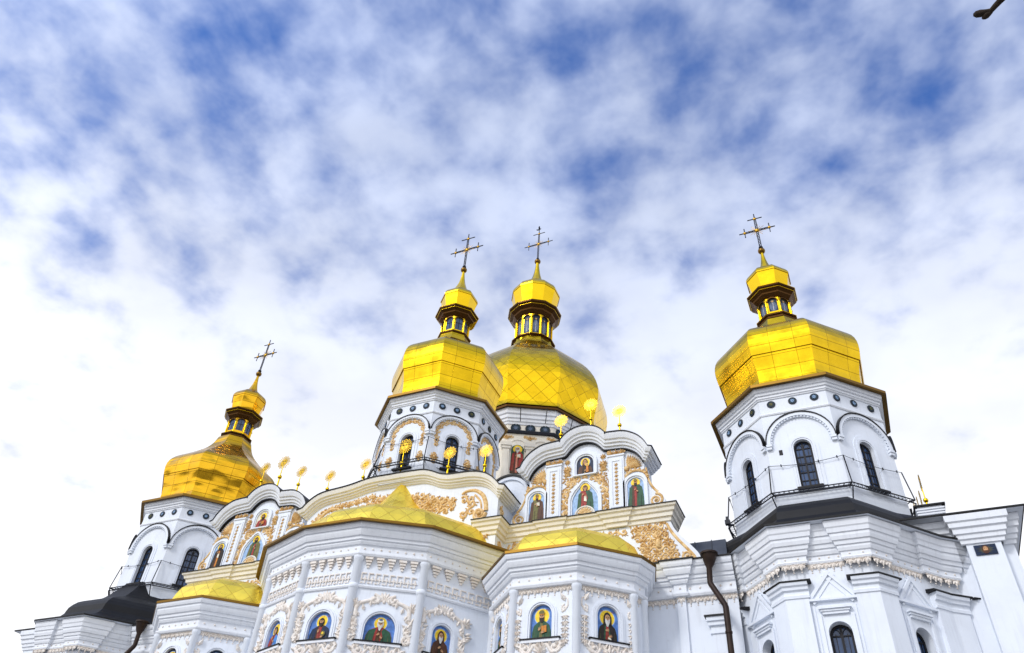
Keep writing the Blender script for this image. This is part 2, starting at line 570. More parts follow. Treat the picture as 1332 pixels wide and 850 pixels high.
def wall_panel(mb, fr, u0, u1, v0, v1, hole=None, depth=0.18, m=0, mback=None):
    """flat wall with an arched recess (cu, v0, w, vt)"""
    if hole is None:
        mb.face([fr.p(u0, v0), fr.p(u1, v0), fr.p(u1, v1), fr.p(u0, v1)], m)
        return
    H = arch(*hole)
    hb = H[0][1]
    mb.face([fr.p(u0, v0), fr.p(u1, v0), fr.p(u1, hb), fr.p(u0, hb)], m)
    vs = H[1][1]
    mb.face([fr.p(u0, hb), fr.p(H[0][0], hb), fr.p(H[1][0], vs), fr.p(u0, vs)], m)
    mb.face([fr.p(H[-1][0], hb), fr.p(u1, hb), fr.p(u1, vs), fr.p(H[-2][0], vs)], m)
    mb.face([fr.p(u0, vs), fr.p(H[1][0], vs), fr.p(H[1][0], v1), fr.p(u0, v1)], m)
    mb.face([fr.p(H[-2][0], vs), fr.p(u1, vs), fr.p(u1, v1), fr.p(H[-2][0], v1)], m)
    for k in range(1, len(H) - 2):
        a, b = H[k], H[k + 1]
        mb.face([fr.p(*a), fr.p(*b), fr.p(b[0], v1), fr.p(a[0], v1)], m)
    for k in range(len(H)):
        a, b = H[k], H[(k + 1) % len(H)]
        mb.face([fr.p(*a), fr.p(*a, -depth), fr.p(*b, -depth), fr.p(*b)], m)
    mb.face([fr.p(u, v, -depth) for u, v in reversed(H)], m if mback is None else mback)


def loft(mb, rings, m=0, uv=True, closed=True):
    """flat-sided shell through plan rings [(x, y, z) ...]; u runs round the ring, v up the slope"""
    n = len(rings[0])
    cnt = n if closed else n - 1
    for j in range(cnt):
        j2 = (j + 1) % n
        vlen = 0.0
        for a in range(len(rings) - 1):
            p, q, r, t = (Vector(rings[a][j]), Vector(rings[a][j2]), Vector(rings[a + 1][j2]), Vector(rings[a + 1][j]))
            h = ((r + t) / 2 - (p + q) / 2).length
            w0, w1 = (q - p).length / 2, (r - t).length / 2
            c = 1.3 + 0.9 * j
            mb.face([p, q, r, t], m, [(c - w0, vlen), (c + w0, vlen), (c + w1, vlen + h), (c - w1, vlen + h)] if uv else None)
            vlen += h


def ngon(cx, cy, r, n, rot, z):
    """regular ring, counter-clockwise seen from above; rot = azimuth of the first corner, 0 = towards the front (-Y)"""
    return [(cx + r * math.sin(rot + 2 * PI * k / n), cy - r * math.cos(rot + 2 * PI * k / n), z) for k in range(n)]


def resample(prof, n):
    """smooth (r, z) profile"""
    return smooth_path(prof, n)


# ---- ornament: strokes, leaves, scrolls lying on a facade frame
def stroke(mb, fr, pts, r0, r1=None, m=0, n0=0.0, h=0.85):
    r1 = r0 if r1 is None else r1
    L = len(pts)
    rows = []
    for k in range(L):
        a, b = Vector(pts[max(k - 1, 0)]), Vector(pts[min(k + 1, L - 1)])
        d = (b - a)
        d = d.normalized() if d.length > 1e-9 else Vector((1, 0))
        nn = Vector((-d.y, d.x))
        r = r0 + (r1 - r0) * k / (L - 1)
        p = Vector(pts[k])
        rows.append([fr.p(*(p + nn * (r * x)), n0 + r * y * h) for x, y in ((1, -.05), (.65, .75), (0, 1), (-.65, .75), (-1, -.05))])
    mb.grid(rows, m, True, False, flip=True)


def leaf(mb, fr, b, ang, ln, wd, m=0, n0=0.0, ht=None):
    ht = ln * 0.38 if ht is None else ht
    d = Vector((math.cos(ang), math.sin(ang)))
    q = Vector((-d.y, d.x))
    b = Vector(b)
    t = b + d * ln
    l1, r1 = b + d * ln * .45 + q * wd / 2, b + d * ln * .45 - q * wd / 2
    c = b + d * ln * .5
    B, T, Lp, Rp, Cc = fr.p(*b, n0 + ht * .3), fr.p(*t, n0 + ht * .55), fr.p(*l1, n0 + .001), fr.p(*r1, n0 + .001), fr.p(*c, n0 + ht)
    for tri in ((B, Rp, Cc), (Rp, T, Cc), (T, Lp, Cc), (Lp, B, Cc)):
        mb.face(tri, m)


def palmette(mb, fr, c, ang, r, n=5, spread=2.4, m=0, n0=0.0):
    for k in range(n):
        a = ang + spread * (k / (n - 1) - .5)
        leaf(mb, fr, c, a, r * (1 - .25 * abs(k / (n - 1) - .5) * 2), r * .38, m, n0)


def rosette(mb, fr, c, r, n=8, m=0, n0=0.0):
    for k in range(n):
        leaf(mb, fr, c, 2 * PI * k / n + .2, r, r * .55, m, n0)
    mb.ball(fr.p(*c, n0 + r * .2), r * .3, m, 8, 5)


def spiral(c, r, a0, turns, sgn=1, n=22, r_in=0.18):
    return [(c[0] + r * (1 - (1 - r_in) * k / n) * math.cos(a0 + sgn * 2 * PI * turns * k / n), c[1] + r * (1 - (1 - r_in) * k / n) * math.sin(a0 + sgn * 2 * PI * turns * k / n)) for k in range(n + 1)]


def scroll(mb, fr, c, r, a0, turns, sgn=1, th=0.05, m=0, n0=0.0, leaves=4):
    pts = spiral(c, r, a0, turns, sgn)
    stroke(mb, fr, pts, th, th * .55, m, n0)
    mb.ball(fr.p(*c, n0 + th * .4), th * 1.1, m, 8, 5)
    for k in range(leaves):
        i = int(2 + k * 10 / max(1, leaves))
        p, q = Vector(pts[i]), Vector(pts[i + 1])
        d = (q - p).normalized()
        out = (p - Vector(c)).normalized()
        a = math.atan2(out.y + d.y * .9, out.x + d.x * .9)
        leaf(mb, fr, p, a, r * .55, r * .3, m, n0)


def vine(mb, fr, path, r, m=0, n0=0.0, th=None, dens=1.0):
    """a running arabesque: curls to either side of a path, leaves and a flower here and there"""
    th = r * .22 if th is None else th
    P = [Vector(p) for p in path]
    total = sum((P[k + 1] - P[k]).length for k in range(len(P) - 1))
    n = max(1, int(total / (r * 1.55) * dens))

    def at(s):
        s *= total
        for k in range(len(P) - 1):
            l = (P[k + 1] - P[k]).length
            if s <= l or k == len(P) - 2:
                return P[k].lerp(P[k + 1], min(1, s / l)), (P[k + 1] - P[k]).normalized()
            s -= l
    wave = []
    for k in range(n * 6 + 1):
        p, d = at(k / (n * 6))
        wave.append(p + Vector((-d.y, d.x)) * (r * .45 * math.sin(PI * k / 6)))
    stroke(mb, fr, wave, th, th, m, n0)
    for k in range(n):
        p, d = at((k + .5) / n)
        sg = 1 if k % 2 == 0 else -1
        nn = Vector((-d.y, d.x))
        a = math.atan2(d.y, d.x)
        c = p - nn * (sg * r * .28)
        scroll(mb, fr, c, r * .62, a + sg * 1.9, 1.05, -sg, th * .9, m, n0, 3)
        for j in range(3):
            leaf(mb, fr, p + nn * (sg * r * .5) + d * (r * random.uniform(-.4, .4)), a + sg * random.uniform(.2, 1.9), r * random.uniform(.45, .75), r * .28, m, n0)
        if k % 3 == 1:
            rosette(mb, fr, p + nn * (sg * r * .35), r * .42, 7, m, n0 + .01)


def scatter(mb, fr, quad, n, size, m=0, n0=0.0):
    """loose leaves and buds filling the ground of a carved panel given by its four corners"""
    a, b, c, d = (Vector(q) for q in quad)
    for k in range(n):
        u, v = random.random(), random.random()
        p = a.lerp(b, u).lerp(d.lerp(c, u), v)
        an = random.uniform(0, 2 * PI)
        if k % 7 == 0:
            rosette(mb, fr, p, size * .7, 6, m, n0)
        else:
            for q in (-.7, 0, .7):
                leaf(mb, fr, p, an + q, size * random.uniform(.7, 1.1), size * .42, m, n0)


def shell(mb, fr, c, r, a0, a1, n=9, m=0, n0=0.0):
    for k in range(n):
        a = a0 + (a1 - a0) * (k + .5) / n
        p = Vector(c) + Vector((math.cos(a), math.sin(a))) * r * .15
        leaf(mb, fr, p, a, r * .85, r * 1.3 * abs(a1 - a0) / n, m, n0, r * .12)
    mb.ball(fr.p(*c, n0), r * .18, m, 8, 5)


# ------------------------------------------------------------------ ground
g = MB()
g.face([(-1500, -1500, 0), (1500, -1500, 0), (1500, 1500, 0), (-1500, 1500, 0)])
mg, tg, bgn = new_mat('paving')
bk = N(tg, 'ShaderNodeTexBrick')
bk.inputs['Scale'].default_value = 1.0
bk.inputs['Brick Width'].default_value = 0.5
bk.inputs['Row Height'].default_value = 0.3
bk.inputs['Mortar Size'].default_value = 0.01
bk.inputs['Color1'].default_value = (0.27, 0.255, 0.23, 1)
bk.inputs['Color2'].default_value = (0.21, 0.20, 0.185, 1)
bk.inputs['Mortar'].default_value = (0.10, 0.095, 0.09, 1)
tcg = N(tg, 'ShaderNodeTexCoord')
tg.links.new(tcg.outputs['Object'], bk.inputs['Vector'])
tg.links.new(bk.outputs['Color'], bgn.inputs['Base Color'])
bgn.inputs['Roughness'].default_value = 0.85
MT['paving'] = mg
tag(g.build('ground', 'paving'), 'grey stone paving around the cathedral', 'ground', kind='structure')

# ------------------------------------------------------------------ the cathedral
cath = tag(empty('cathedral'), 'white baroque cathedral with gilded onion domes, wavy gables and painted niches', 'cathedral')
GX, GY = 7.395, -1.477        # gable centre and plane
FRONT = Frame((0, 0, 0), (1, 0, 0), (0, 0, 1), (0, -1, 0))


def front_frame(x, y):
    return Frame((x, y, 0), (1, 0, 0), (0, 0, 1), (0, -1, 0))


# ---- nave: the block everything stands against
b = MB()
b.box(front_frame(0, -1.40), -12.0, 12.0, 0, 12.72, -24, 0)
b.box(front_frame(0, -0.9), -10.0, 10.0, 12.72, 14.6, -22, 0)
b.box(front_frame(0, 2.0), -5.5, 5.5, 14.6, 19.0, -16, 0)
b.build('nave', 'white', cath)
b = MB()
rr_ = [[(-12.1, -1.3, 12.78), (12.1, -1.3, 12.78), (12.1, 22.8, 12.78), (-12.1, 22.8, 12.78)], [(-11.9, 0.1, 14.25), (11.9, 0.1, 14.25), (11.9, 22.0, 14.25), (-11.9, 22.0, 14.25)],
       [(-7, 7, 17.0), (7, 7, 17.0), (7, 16, 17.0), (-7, 16, 17.0)]]
loft(b, rr_, 0)
# standing seams of the sheet roof
for k in range(-20, 21):
    x = k * 0.58
    b.box(front_frame(x, -1.3), -0.012, 0.012, 12.80, 12.82, -0.02, 0.0)
    b.tube([(x, -1.28, 12.82), (x * .985, 0.1, 14.27)], 0.02, 0, 4)
b.build('nave_roof', 'roof', cath)

CORN = [(0, -1.10), (0.12, -1.08), (0.15, -1.02), (0.15, -0.98), (0.07, -0.96), (0.07, -0.71), (0.13, -0.69), (0.17, -0.62), (0.17, -0.57), (0.22, -0.55), (0.23, -0.46), (0.28, -0.44),
        (0.31, -0.38), (0.34, -0.30), (0.34, -0.23), (0.39, -0.21), (0.42, -0.14), (0.43, -0.06), (0.43, -0.03)]


def studs(mb, fr, u0, u1, v, step, r, n0, m=0):
    n = max(1, int((u1 - u0) / step))
    for k in range(n):
        u = u0 + (k + .5) * (u1 - u0) / n
        mb.ball(fr.p(u, v, n0), (r, r, r), m, 8, 5)


def pendants(mb, fr, u0, u1, v, step, size, n0, m=0):
    """frieze of hanging palmettes with small drops between"""
    n = max(1, int((u1 - u0) / step))
    for k in range(n):
        u = u0 + (k + .5) * (u1 - u0) / n
        s = size
        for a, l in ((-PI / 2, 1.0), (-PI / 2 - .65, .85), (-PI / 2 + .65, .85), (-PI / 2 - 1.4, .7), (-PI / 2 + 1.4, .7)):
            leaf(mb, fr, (u, v), a, s * l, s * .55, m, n0, s * .30)
        stroke(mb, fr, [(u - step * .48, v - .01), (u - step * .25, v - s * .35), (u, v - .02), (u + step * .25, v - s * .35), (u + step * .48, v - .01)], .016, .016, m, n0)
        leaf(mb, fr, (u + step * .5, v), -PI / 2, s * .62, s * .3, m, n0, s * .18)
        mb.ball(fr.p(u, v - s * 1.12, n0), s * .12, m, 6, 4)


def rocaille_frame(mb, fr, cu, v0, w_, vt, n0, m=0, t=0.34):
    """shell-topped baroque surround about an arched niche"""
    r = w_ / 2
    vs = vt - r
    for sg in (-1, 1):
        x = cu + sg * (r + t * .55)
        H = vs - v0 + r * .5
        path = [(x + sg * t * .15, v0 + .03), (x + sg * t * .38, v0 + H * .25), (x - sg * t * .05, v0 + H * .5), (x + sg * t * .3, v0 + H * .75), (x, v0 + H)]
        stroke(mb, fr, smooth_path(path, 5), .075, .05, m, n0)
        scroll(mb, fr, (x + sg * t * .1, v0 + .12), .15, PI / 2, 1.2, sg, .05, m, n0, 2)
        scroll(mb, fr, (x + sg * t * .1, v0 + H * .62), .14, -PI / 2, 1.2, -sg, .045, m, n0, 3)
        for k in range(11):
            f = (k + .5) / 11
            leaf(mb, fr, (x + sg * t * (.3 * math.sin(f * 9)), v0 + H * f), PI / 2 + sg * random.uniform(-1.5, -.2), .25, .13, m, n0)
            if k % 2:
                leaf(mb, fr, (x, v0 + H * f), PI / 2 + sg * random.uniform(.3, 1.2), .20, .11, m, n0)
        # top curls rising to the shell
        stroke(mb, fr, smooth_path([(x, v0 + H), (x - sg * t * .1, vt + t * .1), (cu + sg * r * .62, vt + t * .62), (cu + sg * r * .3, vt + t * .45)], 5), .075, .055, m, n0)
        scroll(mb, fr, (cu + sg * r * .52, vt + t * .72), .16, PI * .5, 1.3, sg, .055, m, n0, 4)
        palmette(mb, fr, (x + sg * t * .1, vt - r * .05), PI / 2 - sg * .5, .32, 5, 2.2, m, n0)
        rosette(mb, fr, (x + sg * t * .42, vt + t * .22), .18, 7, m, n0)
        for k in range(4):
            a = PI / 2 - sg * (.25 + k * .3)
            leaf(mb, fr, (cu + (r + .12) * math.cos(a), vs + (r + .12) * math.sin(a)), a + sg * .5, .22, .13, m, n0)
    shell(mb, fr, (cu, vt + t * .55), .32, .2, PI - .2, 7, m, n0)


def apron(mb, fr, cu, v, w_, n0, m=0):
    """carving below a niche"""
    for sg in (-1, 1):
        scroll(mb, fr, (cu + sg * w_ * .36, v - .17), .19, PI * .5, 1.3, -sg, .055, m, n0, 4)
        stroke(mb, fr, smooth_path([(cu + sg * .06, v - .3), (cu + sg * w_ * .15, v - .08), (cu + sg * w_ * .3, v - .32), (cu + sg * w_ * .52, v - .1)], 5), .06, .045, m, n0)
        for k in range(4):
            leaf(mb, fr, (cu + sg * w_ * (.1 + k * .12), v - .18), PI / 2 - sg * (k * .5 - .4), .24, .13, m, n0)
    palmette(mb, fr, (cu, v - .34), PI / 2, .34, 5, 2.2, m, n0)


ICONS = []      # (frame, spec) filled by the builders, made into things at the end


def apse(E, zE, inset, name, faces, cr, spike, icon_faces, style):
    wall = offset_poly(E, -inset)
    mb = MB()
    root = None
    holes = {}
    for i, sp in icon_faces.items():
        holes[i] = (sp['cu'], sp['v0'], sp['w'], sp['v0'] + sp['h'])
    for k in range(len(wall) - 1):
        fr, ln = face_frame(wall[k], wall[k + 1])
        wall_panel(mb, fr, -ln / 2, ln / 2, 0, zE - 0.06, holes.get(k), 0.11)
    root = mb.build(name, 'white', cath)
    cb = MB()
    sweep_plan(cb, wall, [(o, z + zE) for o, z in CORN])
    cb.build('cornice', 'trim', root)
    eb = MB()
    sweep_plan(eb, wall, [(0.36, zE - 0.035), (inset - 0.01, zE - 0.07), (inset + 0.02, zE - 0.06), (inset + 0.02, zE + 0.02), (inset - 0.35, zE + 0.10)])
    eb.build('eave', 'bronze', root)
    rb = MB()
    rings = []
    for s, z in spike:
        rings.append([(cr[0] + (x - cr[0]) * s, cr[1] + (y - cr[1]) * s, z) for x, y in E])
    loft(rb, rings, 0, True, False)
    rb.build('gilded_roof', 'gold_roof', root)
    orn = MB()
    for k in faces:
        fr, ln = face_frame(wall[k], wall[k + 1])
        h = ln / 2 - .16
        studs(orn, fr, -ln / 2, ln / 2, zE - .83, .26 if style == 'centre' else .30, .035, .075)
        sp = icon_faces.get(k)
        if style == 'side':
            pendants(orn, fr, -h, h, zE - 1.09, .20, .22, 0)
        else:
            n = 5
            for j in range(n):          # stepped hanging brackets, then a key pattern in raised strips
                u = -h + (j + .5) * 2 * h / n
                wd = 2 * h / n * .68
                for q in range(4):
                    orn.box(fr, u - wd / 2 * (1 - q * .23), u + wd / 2 * (1 - q * .23), zE - 1.10 - .085 * (q + 1), zE - 1.10 - .085 * q - .012, 0, .13 - .03 * q)
            nk = 8
            st = 2 * h / nk
            for j in range(nk):
                u = -h + j * st
                va, vb = zE - 1.60, zE - 1.95
                orn.box(fr, u + .02, u + st * .80, va - .035, va, 0, .04)
                orn.box(fr, u + .02, u + st * .45, vb, vb + .035, 0, .04)
                orn.box(fr, u + .02, u + .055, vb + .09, va - .035, 0, .04)
                orn.box(fr, u + st * .62, u + st * .62 + .035, vb, va - .12, 0, .04)
                orn.box(fr, u + st * .30, u + st * .96, vb + .12, vb + .155, 0, .0405)
        if sp:
            cu, v0, w_, vt = holes[k]
            if style == 'side':
                for sg in (-1, 1):
                    x = cu + sg * (w_ / 2 + .40)
                    stroke(orn, fr, smooth_path([(x - sg * .1, vt - .28), (x + sg * .07, vt - .12), (x + sg * .06, vt + .1), (x - sg * .06, vt + .12)], 5), .04, .02, 0, 0)
                    scroll(orn, fr, (x - sg * .02, vt - .17), .10, PI / 2, 1.3, sg, .03, 0, 0, 3)
                    leaf(orn, fr, (x, vt + .02), PI / 2 + sg * .5, .30, .16, 0, 0)
                    for j in range(5):
                        vv = vt - .40 - j * .17
                        palmette(orn, fr, (x, vv), -PI / 2, .19, 5, 2.6, 0, 0)
                apron(orn, fr, cu, v0 - .08, 1.25, 0)
            else:
                rocaille_frame(orn, fr, cu, v0 - .02, w_ + .34, vt + .17, 0)
                apron(orn, fr, cu, v0 - .1, 1.5, 0)
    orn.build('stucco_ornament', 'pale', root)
    if style == 'centre':
        sb = MB()
        sweep_plan(sb, wall, [(0, zE - 2.12), (0.05, zE - 2.10), (0.07, zE - 2.05), (0.04, zE - 2.02), (0, zE - 2.01)])
        sb.build('string_course', 'trim', root)
    for k in range(len(wall)):
        if 0 < k < len(wall) - 1:
            p = wall[k]
            c = MB()
            r0 = .135 if style == 'centre' else .12
            pr = [(r0, 0), (r0, zE - 1.24), (r0 * 1.25, zE - 1.20), (r0 * 1.3, zE - 1.12), (r0 * 1.3, zE - 1.09)]
            c.grid([[(p[0] + r * math.cos(2 * PI * j / 14), p[1] + r * math.sin(2 * PI * j / 14), z) for j in range(14)] for r, z in pr], 0, True, True)
            if style == 'centre':
                c.grid([[(p[0] + r * math.cos(2 * PI * j / 14), p[1] + r * math.sin(2 * PI * j / 14), zE - z) for j in range(14)] for r, z in ((r0, 2.16), (r0 * 1.22, 2.13), (r0 * 1.22, 2.02), (r0, 1.99))], 0, True, True)
            c.build('corner_column', 'white', root)
    for i, sp in icon_faces.items():
        fr, ln = face_frame(wall[i], wall[i + 1])
        cu, v0, w_, vt = holes[i]
        nb = MB()
        for (a, b_, n1) in ((.0, .045, .03), (.05, .10, .055), (.105, .16, .035)):
            nb.strip(fr, arch(cu, v0, w_ + 2 * b_, vt + b_), arch(cu, v0, w_ + 2 * a, vt + a), 0, n1)
        nb.build('niche_moulding', 'white', root)
        sb = MB()
        sw = w_ / 2 + .28
        sb.box(fr, cu - sw, cu + sw, v0 - .03, v0 + .008, -.10, .10, 1)
        sb.box(fr, cu - sw + .04, cu + sw - .04, v0 - .11, v0 - .032, 0, .075, 0)
        sb.build('sill', ['trim', 'black'], root)
        ICONS.append((Frame(fr.p(cu, v0 + .012, -.075), fr.U, fr.V, fr.N), w_ - .01, sp['h'] - .02, sp))
    return root


# painted figures: what each shows
S = dict
BELL = [(.985, .04), (.87, .09), (.81, .18), (.79, .45), (.765, .75), (.735, 1.0), (.685, 1.2), (.60, 1.36), (.47, 1.52), (.345, 1.72), (.245, 2.05), (.17, 2.5), (.105, 2.95), (.05, 3.35), (.005, 3.66)]
E_C = [(-5.75, -1.45), (-5.24, -3.19), (-3.38, -5.2), (-1.08, -6.1), (1.19, -6.06), (3.28, -4.85), (4.95, -2.5), (5.5, -1.3)]
zc = 13.544
apse(E_C, zc, 0.56, 'central_apse', [1, 2, 3, 4, 5], (0, -2.22), [(s, zc + z) for s, z in BELL],
     {2: S(cu=.06, v0=9.90, w=.72, h=.88, bg='blue', robe='brown', cloak='red', inner='red', hair='dark', beard=None, head='hair', prop='cloth', full=False,
           label='painted saint with long hair and azure mantle, leftmost of the four central apse niches'),
      3: S(cu=0.06, v0=9.86, w=.86, h=.88, bg='blue', robe='brown', cloak='navy', inner='red', hair='dark', beard='dark', head='hair', prop='orb', full=False,
           label='painted saint with dark beard, dark cloak and an orb on the central apse'),
      4: S(cu=-.03, v0=9.82, w=.94, h=.88, bg='blue', robe='red', cloak='green', inner='brown', hair='grey', beard='grey', head='turban', prop='hand', full=False,
           label='painted saint with white headdress and dark green cloak in the widest central apse niche'),
      5: S(cu=-.45, v0=9.72, w=.68, h=.95, bg='blue', robe='brown', cloak='brown', inner='dark', hair='grey', beard='grey', head='hood', prop='hand', full=False,
           label='painted hooded monk with grey beard and brown habit, narrow niche ending the central apse row')}, 'centre')
# overwrite for the first figure: azure mantle over the chest
ICONS[0][3]['chest'] = 'azure'

zs = 12.263
SB = [(.985, .04), (.89, .11), (.84, .24), (.81, .5), (.765, .78), (.69, 1.0), (.57, 1.2), (.37, 1.4), (.05, 1.6)]


SIDE_R = [(4.1, -1.45), (4.45, -3.3), (5.97, -4.88), (8.31, -4.86), (9.88, -3.5), (10.12, -2.75), (9.75, -1.45)]
SIDE_F = [(-10.3, -1.45), (-9.80, -3.18), (-8.26, -4.62), (-6.12, -4.66), (-4.5, -3.3), (-4.1, -1.45)]


apse(SIDE_R, zs, 0.44, 'side_apse', [1, 2, 3, 4], (7.15, -1.9), [(s, zs + z) for s, z in SB],
     {1: S(cu=-.2, v0=9.72, w=.58, h=1.0, bg='blue', robe='brown', cloak='green', inner='dark', hair='dark', beard='dark', head='hair', prop='hand', full=False,
           label='painted saint seen almost edge-on in the niche in the angle between two apses'),
      2: S(cu=-.09, v0=9.69, w=.68, h=1.0, bg='blue', robe='green', cloak='green', inner='olive', hair='dark', beard='dark', head='mitre', prop='book', full=False,
           label='painted bearded bishop in gold hat and dark green robe holding a brown book'),
      3: S(cu=.08, v0=9.69, w=.68, h=1.02, bg='blue', robe='green', cloak='dark', inner='red', hair='dark', beard='grey', head='cowl', prop='hands', full=False,
           label='painted monk with long white beard and black cowl, niche nearest the plain wall and downpipe')}, 'side')
apse(SIDE_F, zs, 0.44, 'side_apse', [1, 2, 3], (-7.107, -1.9), [(s, zs + z) for s, z in SB],
     {2: S(cu=0, v0=9.66, w=.63, h=.98, bg='navy', robe='brown', cloak='red', inner='dark', hair='dark', beard='dark', head='hair', prop='book', full=False,
           label='dark-ground saint cut by the photo edge, leftmost icon below the far small gilded roof'),
      3: S(cu=0, v0=9.66, w=.63, h=.98, bg='navy', robe='olive', cloak='brown', inner='orange', hair='grey', beard='grey', head='mitre', prop='book', full=False,
           label='dark-ground saint cut by the photo edge, far side apse niche next to the central apse')}, 'side')

# ---- attic wall behind the central apse: wavy pediment
af = front_frame(0, -2.24)
lower = [(-4.28, 16.16), (-4.05, 16.42), (-3.7, 16.65), (-3.3, 16.74), (-2.8, 16.78), (-2.3, 16.83), (-1.9, 16.90), (-1.5, 16.98), (-1.05, 17.01), (-.5, 17.0), (0, 17.0), (.6, 16.98), (1.05, 16.95),
         (1.4, 16.83), (1.75, 16.66), (2.15, 16.55), (2.6, 16.52), (3.1, 16.50), (3.55, 16.41), (3.85, 16.26), (4.1, 16.02), (4.28, 15.78)]
lower = smooth_path(lower, 3)
mb = MB()
top = [(u, v + .3) for u, v in lower]
for k in range(len(lower) - 1):
    a, b_ = top[k], top[k + 1]
    mb.face([af.p(a[0], 0), af.p(b_[0], 0), af.p(*b_), af.p(*a)])
    mb.face([af.p(*a), af.p(*b_), af.p(*b_, -1.6), af.p(*a, -1.6)])
for sg in (-1, 1):
    mb.face([af.p(4.28 * sg, 0), af.p(4.28 * sg, 16.05), af.p(4.28 * sg, 16.05, -1.6), af.p(4.28 * sg, 0, -1.6)])
mb.box(front_frame(0, -2.1), -2.5, 2.5, 14.0, 16.9, -4.8, 0)
attic = mb.build('attic_wall', 'white', cath)
WCORN = [(0, 0), (.07, .02), (.09, .07), (.15, .085), (.16, .14), (.23, .16), (.25, .22), (.31, .245), (.34, .32), (.36, .375), (.36, .415)]
mb = MB()
sweep_vert(mb, af, lower, WCORN, 0, 1.2)
sweep_vert(mb, af, lower, [(.34, .416), (.40, .418), (.40, .455), (-.5, .49), (-.5, .416)], 1, 1.2)
mb.build('cornice', ['ivory', 'black'], attic)
LEDGE = [(0, -.56), (.05, -.54), (.07, -.42), (.13, -.40), (.15, -.28), (.21, -.24), (.24, -.14), (.30, -.10), (.32, -.03)]
LCAP = [(.31, -.029), (.35, -.028), (.35, 0.0), (0, .06)]
for sg in (-1, 1):
    mb = MB()
    pl = [(3.40 * sg, -2.24), (4.285 * sg, -2.24), (4.285 * sg, -1.50)]
    if sg < 0:
        pl.reverse()
    sweep_plan(mb, pl, [(n, 14.91 + h) for n, h in LEDGE], 0)
    sweep_plan(mb, pl, [(n, 14.91 + h) for n, h in LCAP], 1)
    mb.build('ledge', ['cream', 'black'], attic)
mb = MB()
for sg in (-1, 1):
    af = front_frame(0, -2.24)
    if sg < 0:
        af.O.z += .17
    vine(mb, af, [(sg * .15, 16.42), (sg * 1.0, 16.40), (sg * 1.7, 16.12), (sg * 2.45, 15.98)], .21, 0, 0.0, dens=1.5)
    vine(mb, af, [(sg * .3, 16.05), (sg * 1.2, 15.92), (sg * 2.2, 15.62)], .21, 0, 0.0, dens=1.5)
    vine(mb, af, [(sg * .4, 16.22), (sg * 1.5, 16.05), (sg * 2.5, 15.75)], .2, 0, 0.0, dens=1.5)
    rosette(mb, af, (sg * 1.45, 16.02), .26, 9, 0, 0)
    rosette(mb, af, (sg * .7, 16.3), .2, 8, 0, 0)
    if sg < 0:
        f3 = front_frame(0, -2.24)
        vine(mb, f3, [(-4.0, 15.95), (-3.6, 16.4), (-3.0, 16.56), (-2.2, 16.62), (-1.2, 16.76)], .16, 0, 0, dens=1.6)
        for k in range(7):
            rosette(mb, f3, (-3.5 + k * .38, 16.42 + k * .045), .14, 8, 0, 0)
    scatter(mb, af, [(sg * .1, 15.7), (sg * 2.5, 15.5), (sg * 2.5, 16.05), (sg * .1, 16.55)], 130, .12)
    # large S volute at either end
    P = smooth_path([(sg * 2.75, 16.2), (sg * 2.95, 16.3), (sg * 3.3, 16.28), (sg * 3.62, 16.05), (sg * 3.78, 15.7), (sg * 3.82, 15.35)], 6)
    stroke(mb, af, P, .05, .10, 0, 0)
    scroll(mb, af, (sg * 3.55, 15.28), .27, 0 if sg > 0 else PI, 1.6, -sg, .085, 0, 0, 0)
    stroke(mb, af, smooth_path([(sg * 3.3, 16.1), (sg * 3.55, 15.8), (sg * 3.62, 15.5)], 5), .04, .04, 0, 0)
    vine(mb, af, [(sg * 2.75, 16.05), (sg * 3.25, 15.85), (sg * 3.15, 15.45), (sg * 2.8, 15.25)], .24, 0, 0, dens=1.6)
    palmette(mb, af, (sg * 3.85, 14.42), -PI / 2, .3, 5, 2.6, 0, 0)
    scroll(mb, af, (sg * 3.75, 14.1), .15, 0, 1.2, sg, .04, 0, 0, 3)
    rf = Frame((4.28 * sg, -1.87, 0), (0, sg, 0), (0, 0, 1), (sg, 0, 0))
    vine(mb, rf, [(0, 15.15), (0, 15.65)], .2, 0, 0, dens=1.2)
    vine(mb, rf, [(0, 13.7), (0, 14.25)], .2, 0, 0, dens=1.2)
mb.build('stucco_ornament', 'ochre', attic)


# ---- gables to either side
def ogee(cu, v0, w_, vt):
    r = w_ / 2
    h = vt - v0
    pts = [(cu - r, v0), (cu - r, v0 + h * .48), (cu - r * .92, v0 + h * .60), (cu - r * .70, v0 + h * .74), (cu - r * .42, v0 + h * .86), (cu - r * .2, v0 + h * .97)]
    return pts + [(cu, vt)] + [(2 * cu - u, v) for u, v in reversed(pts)]


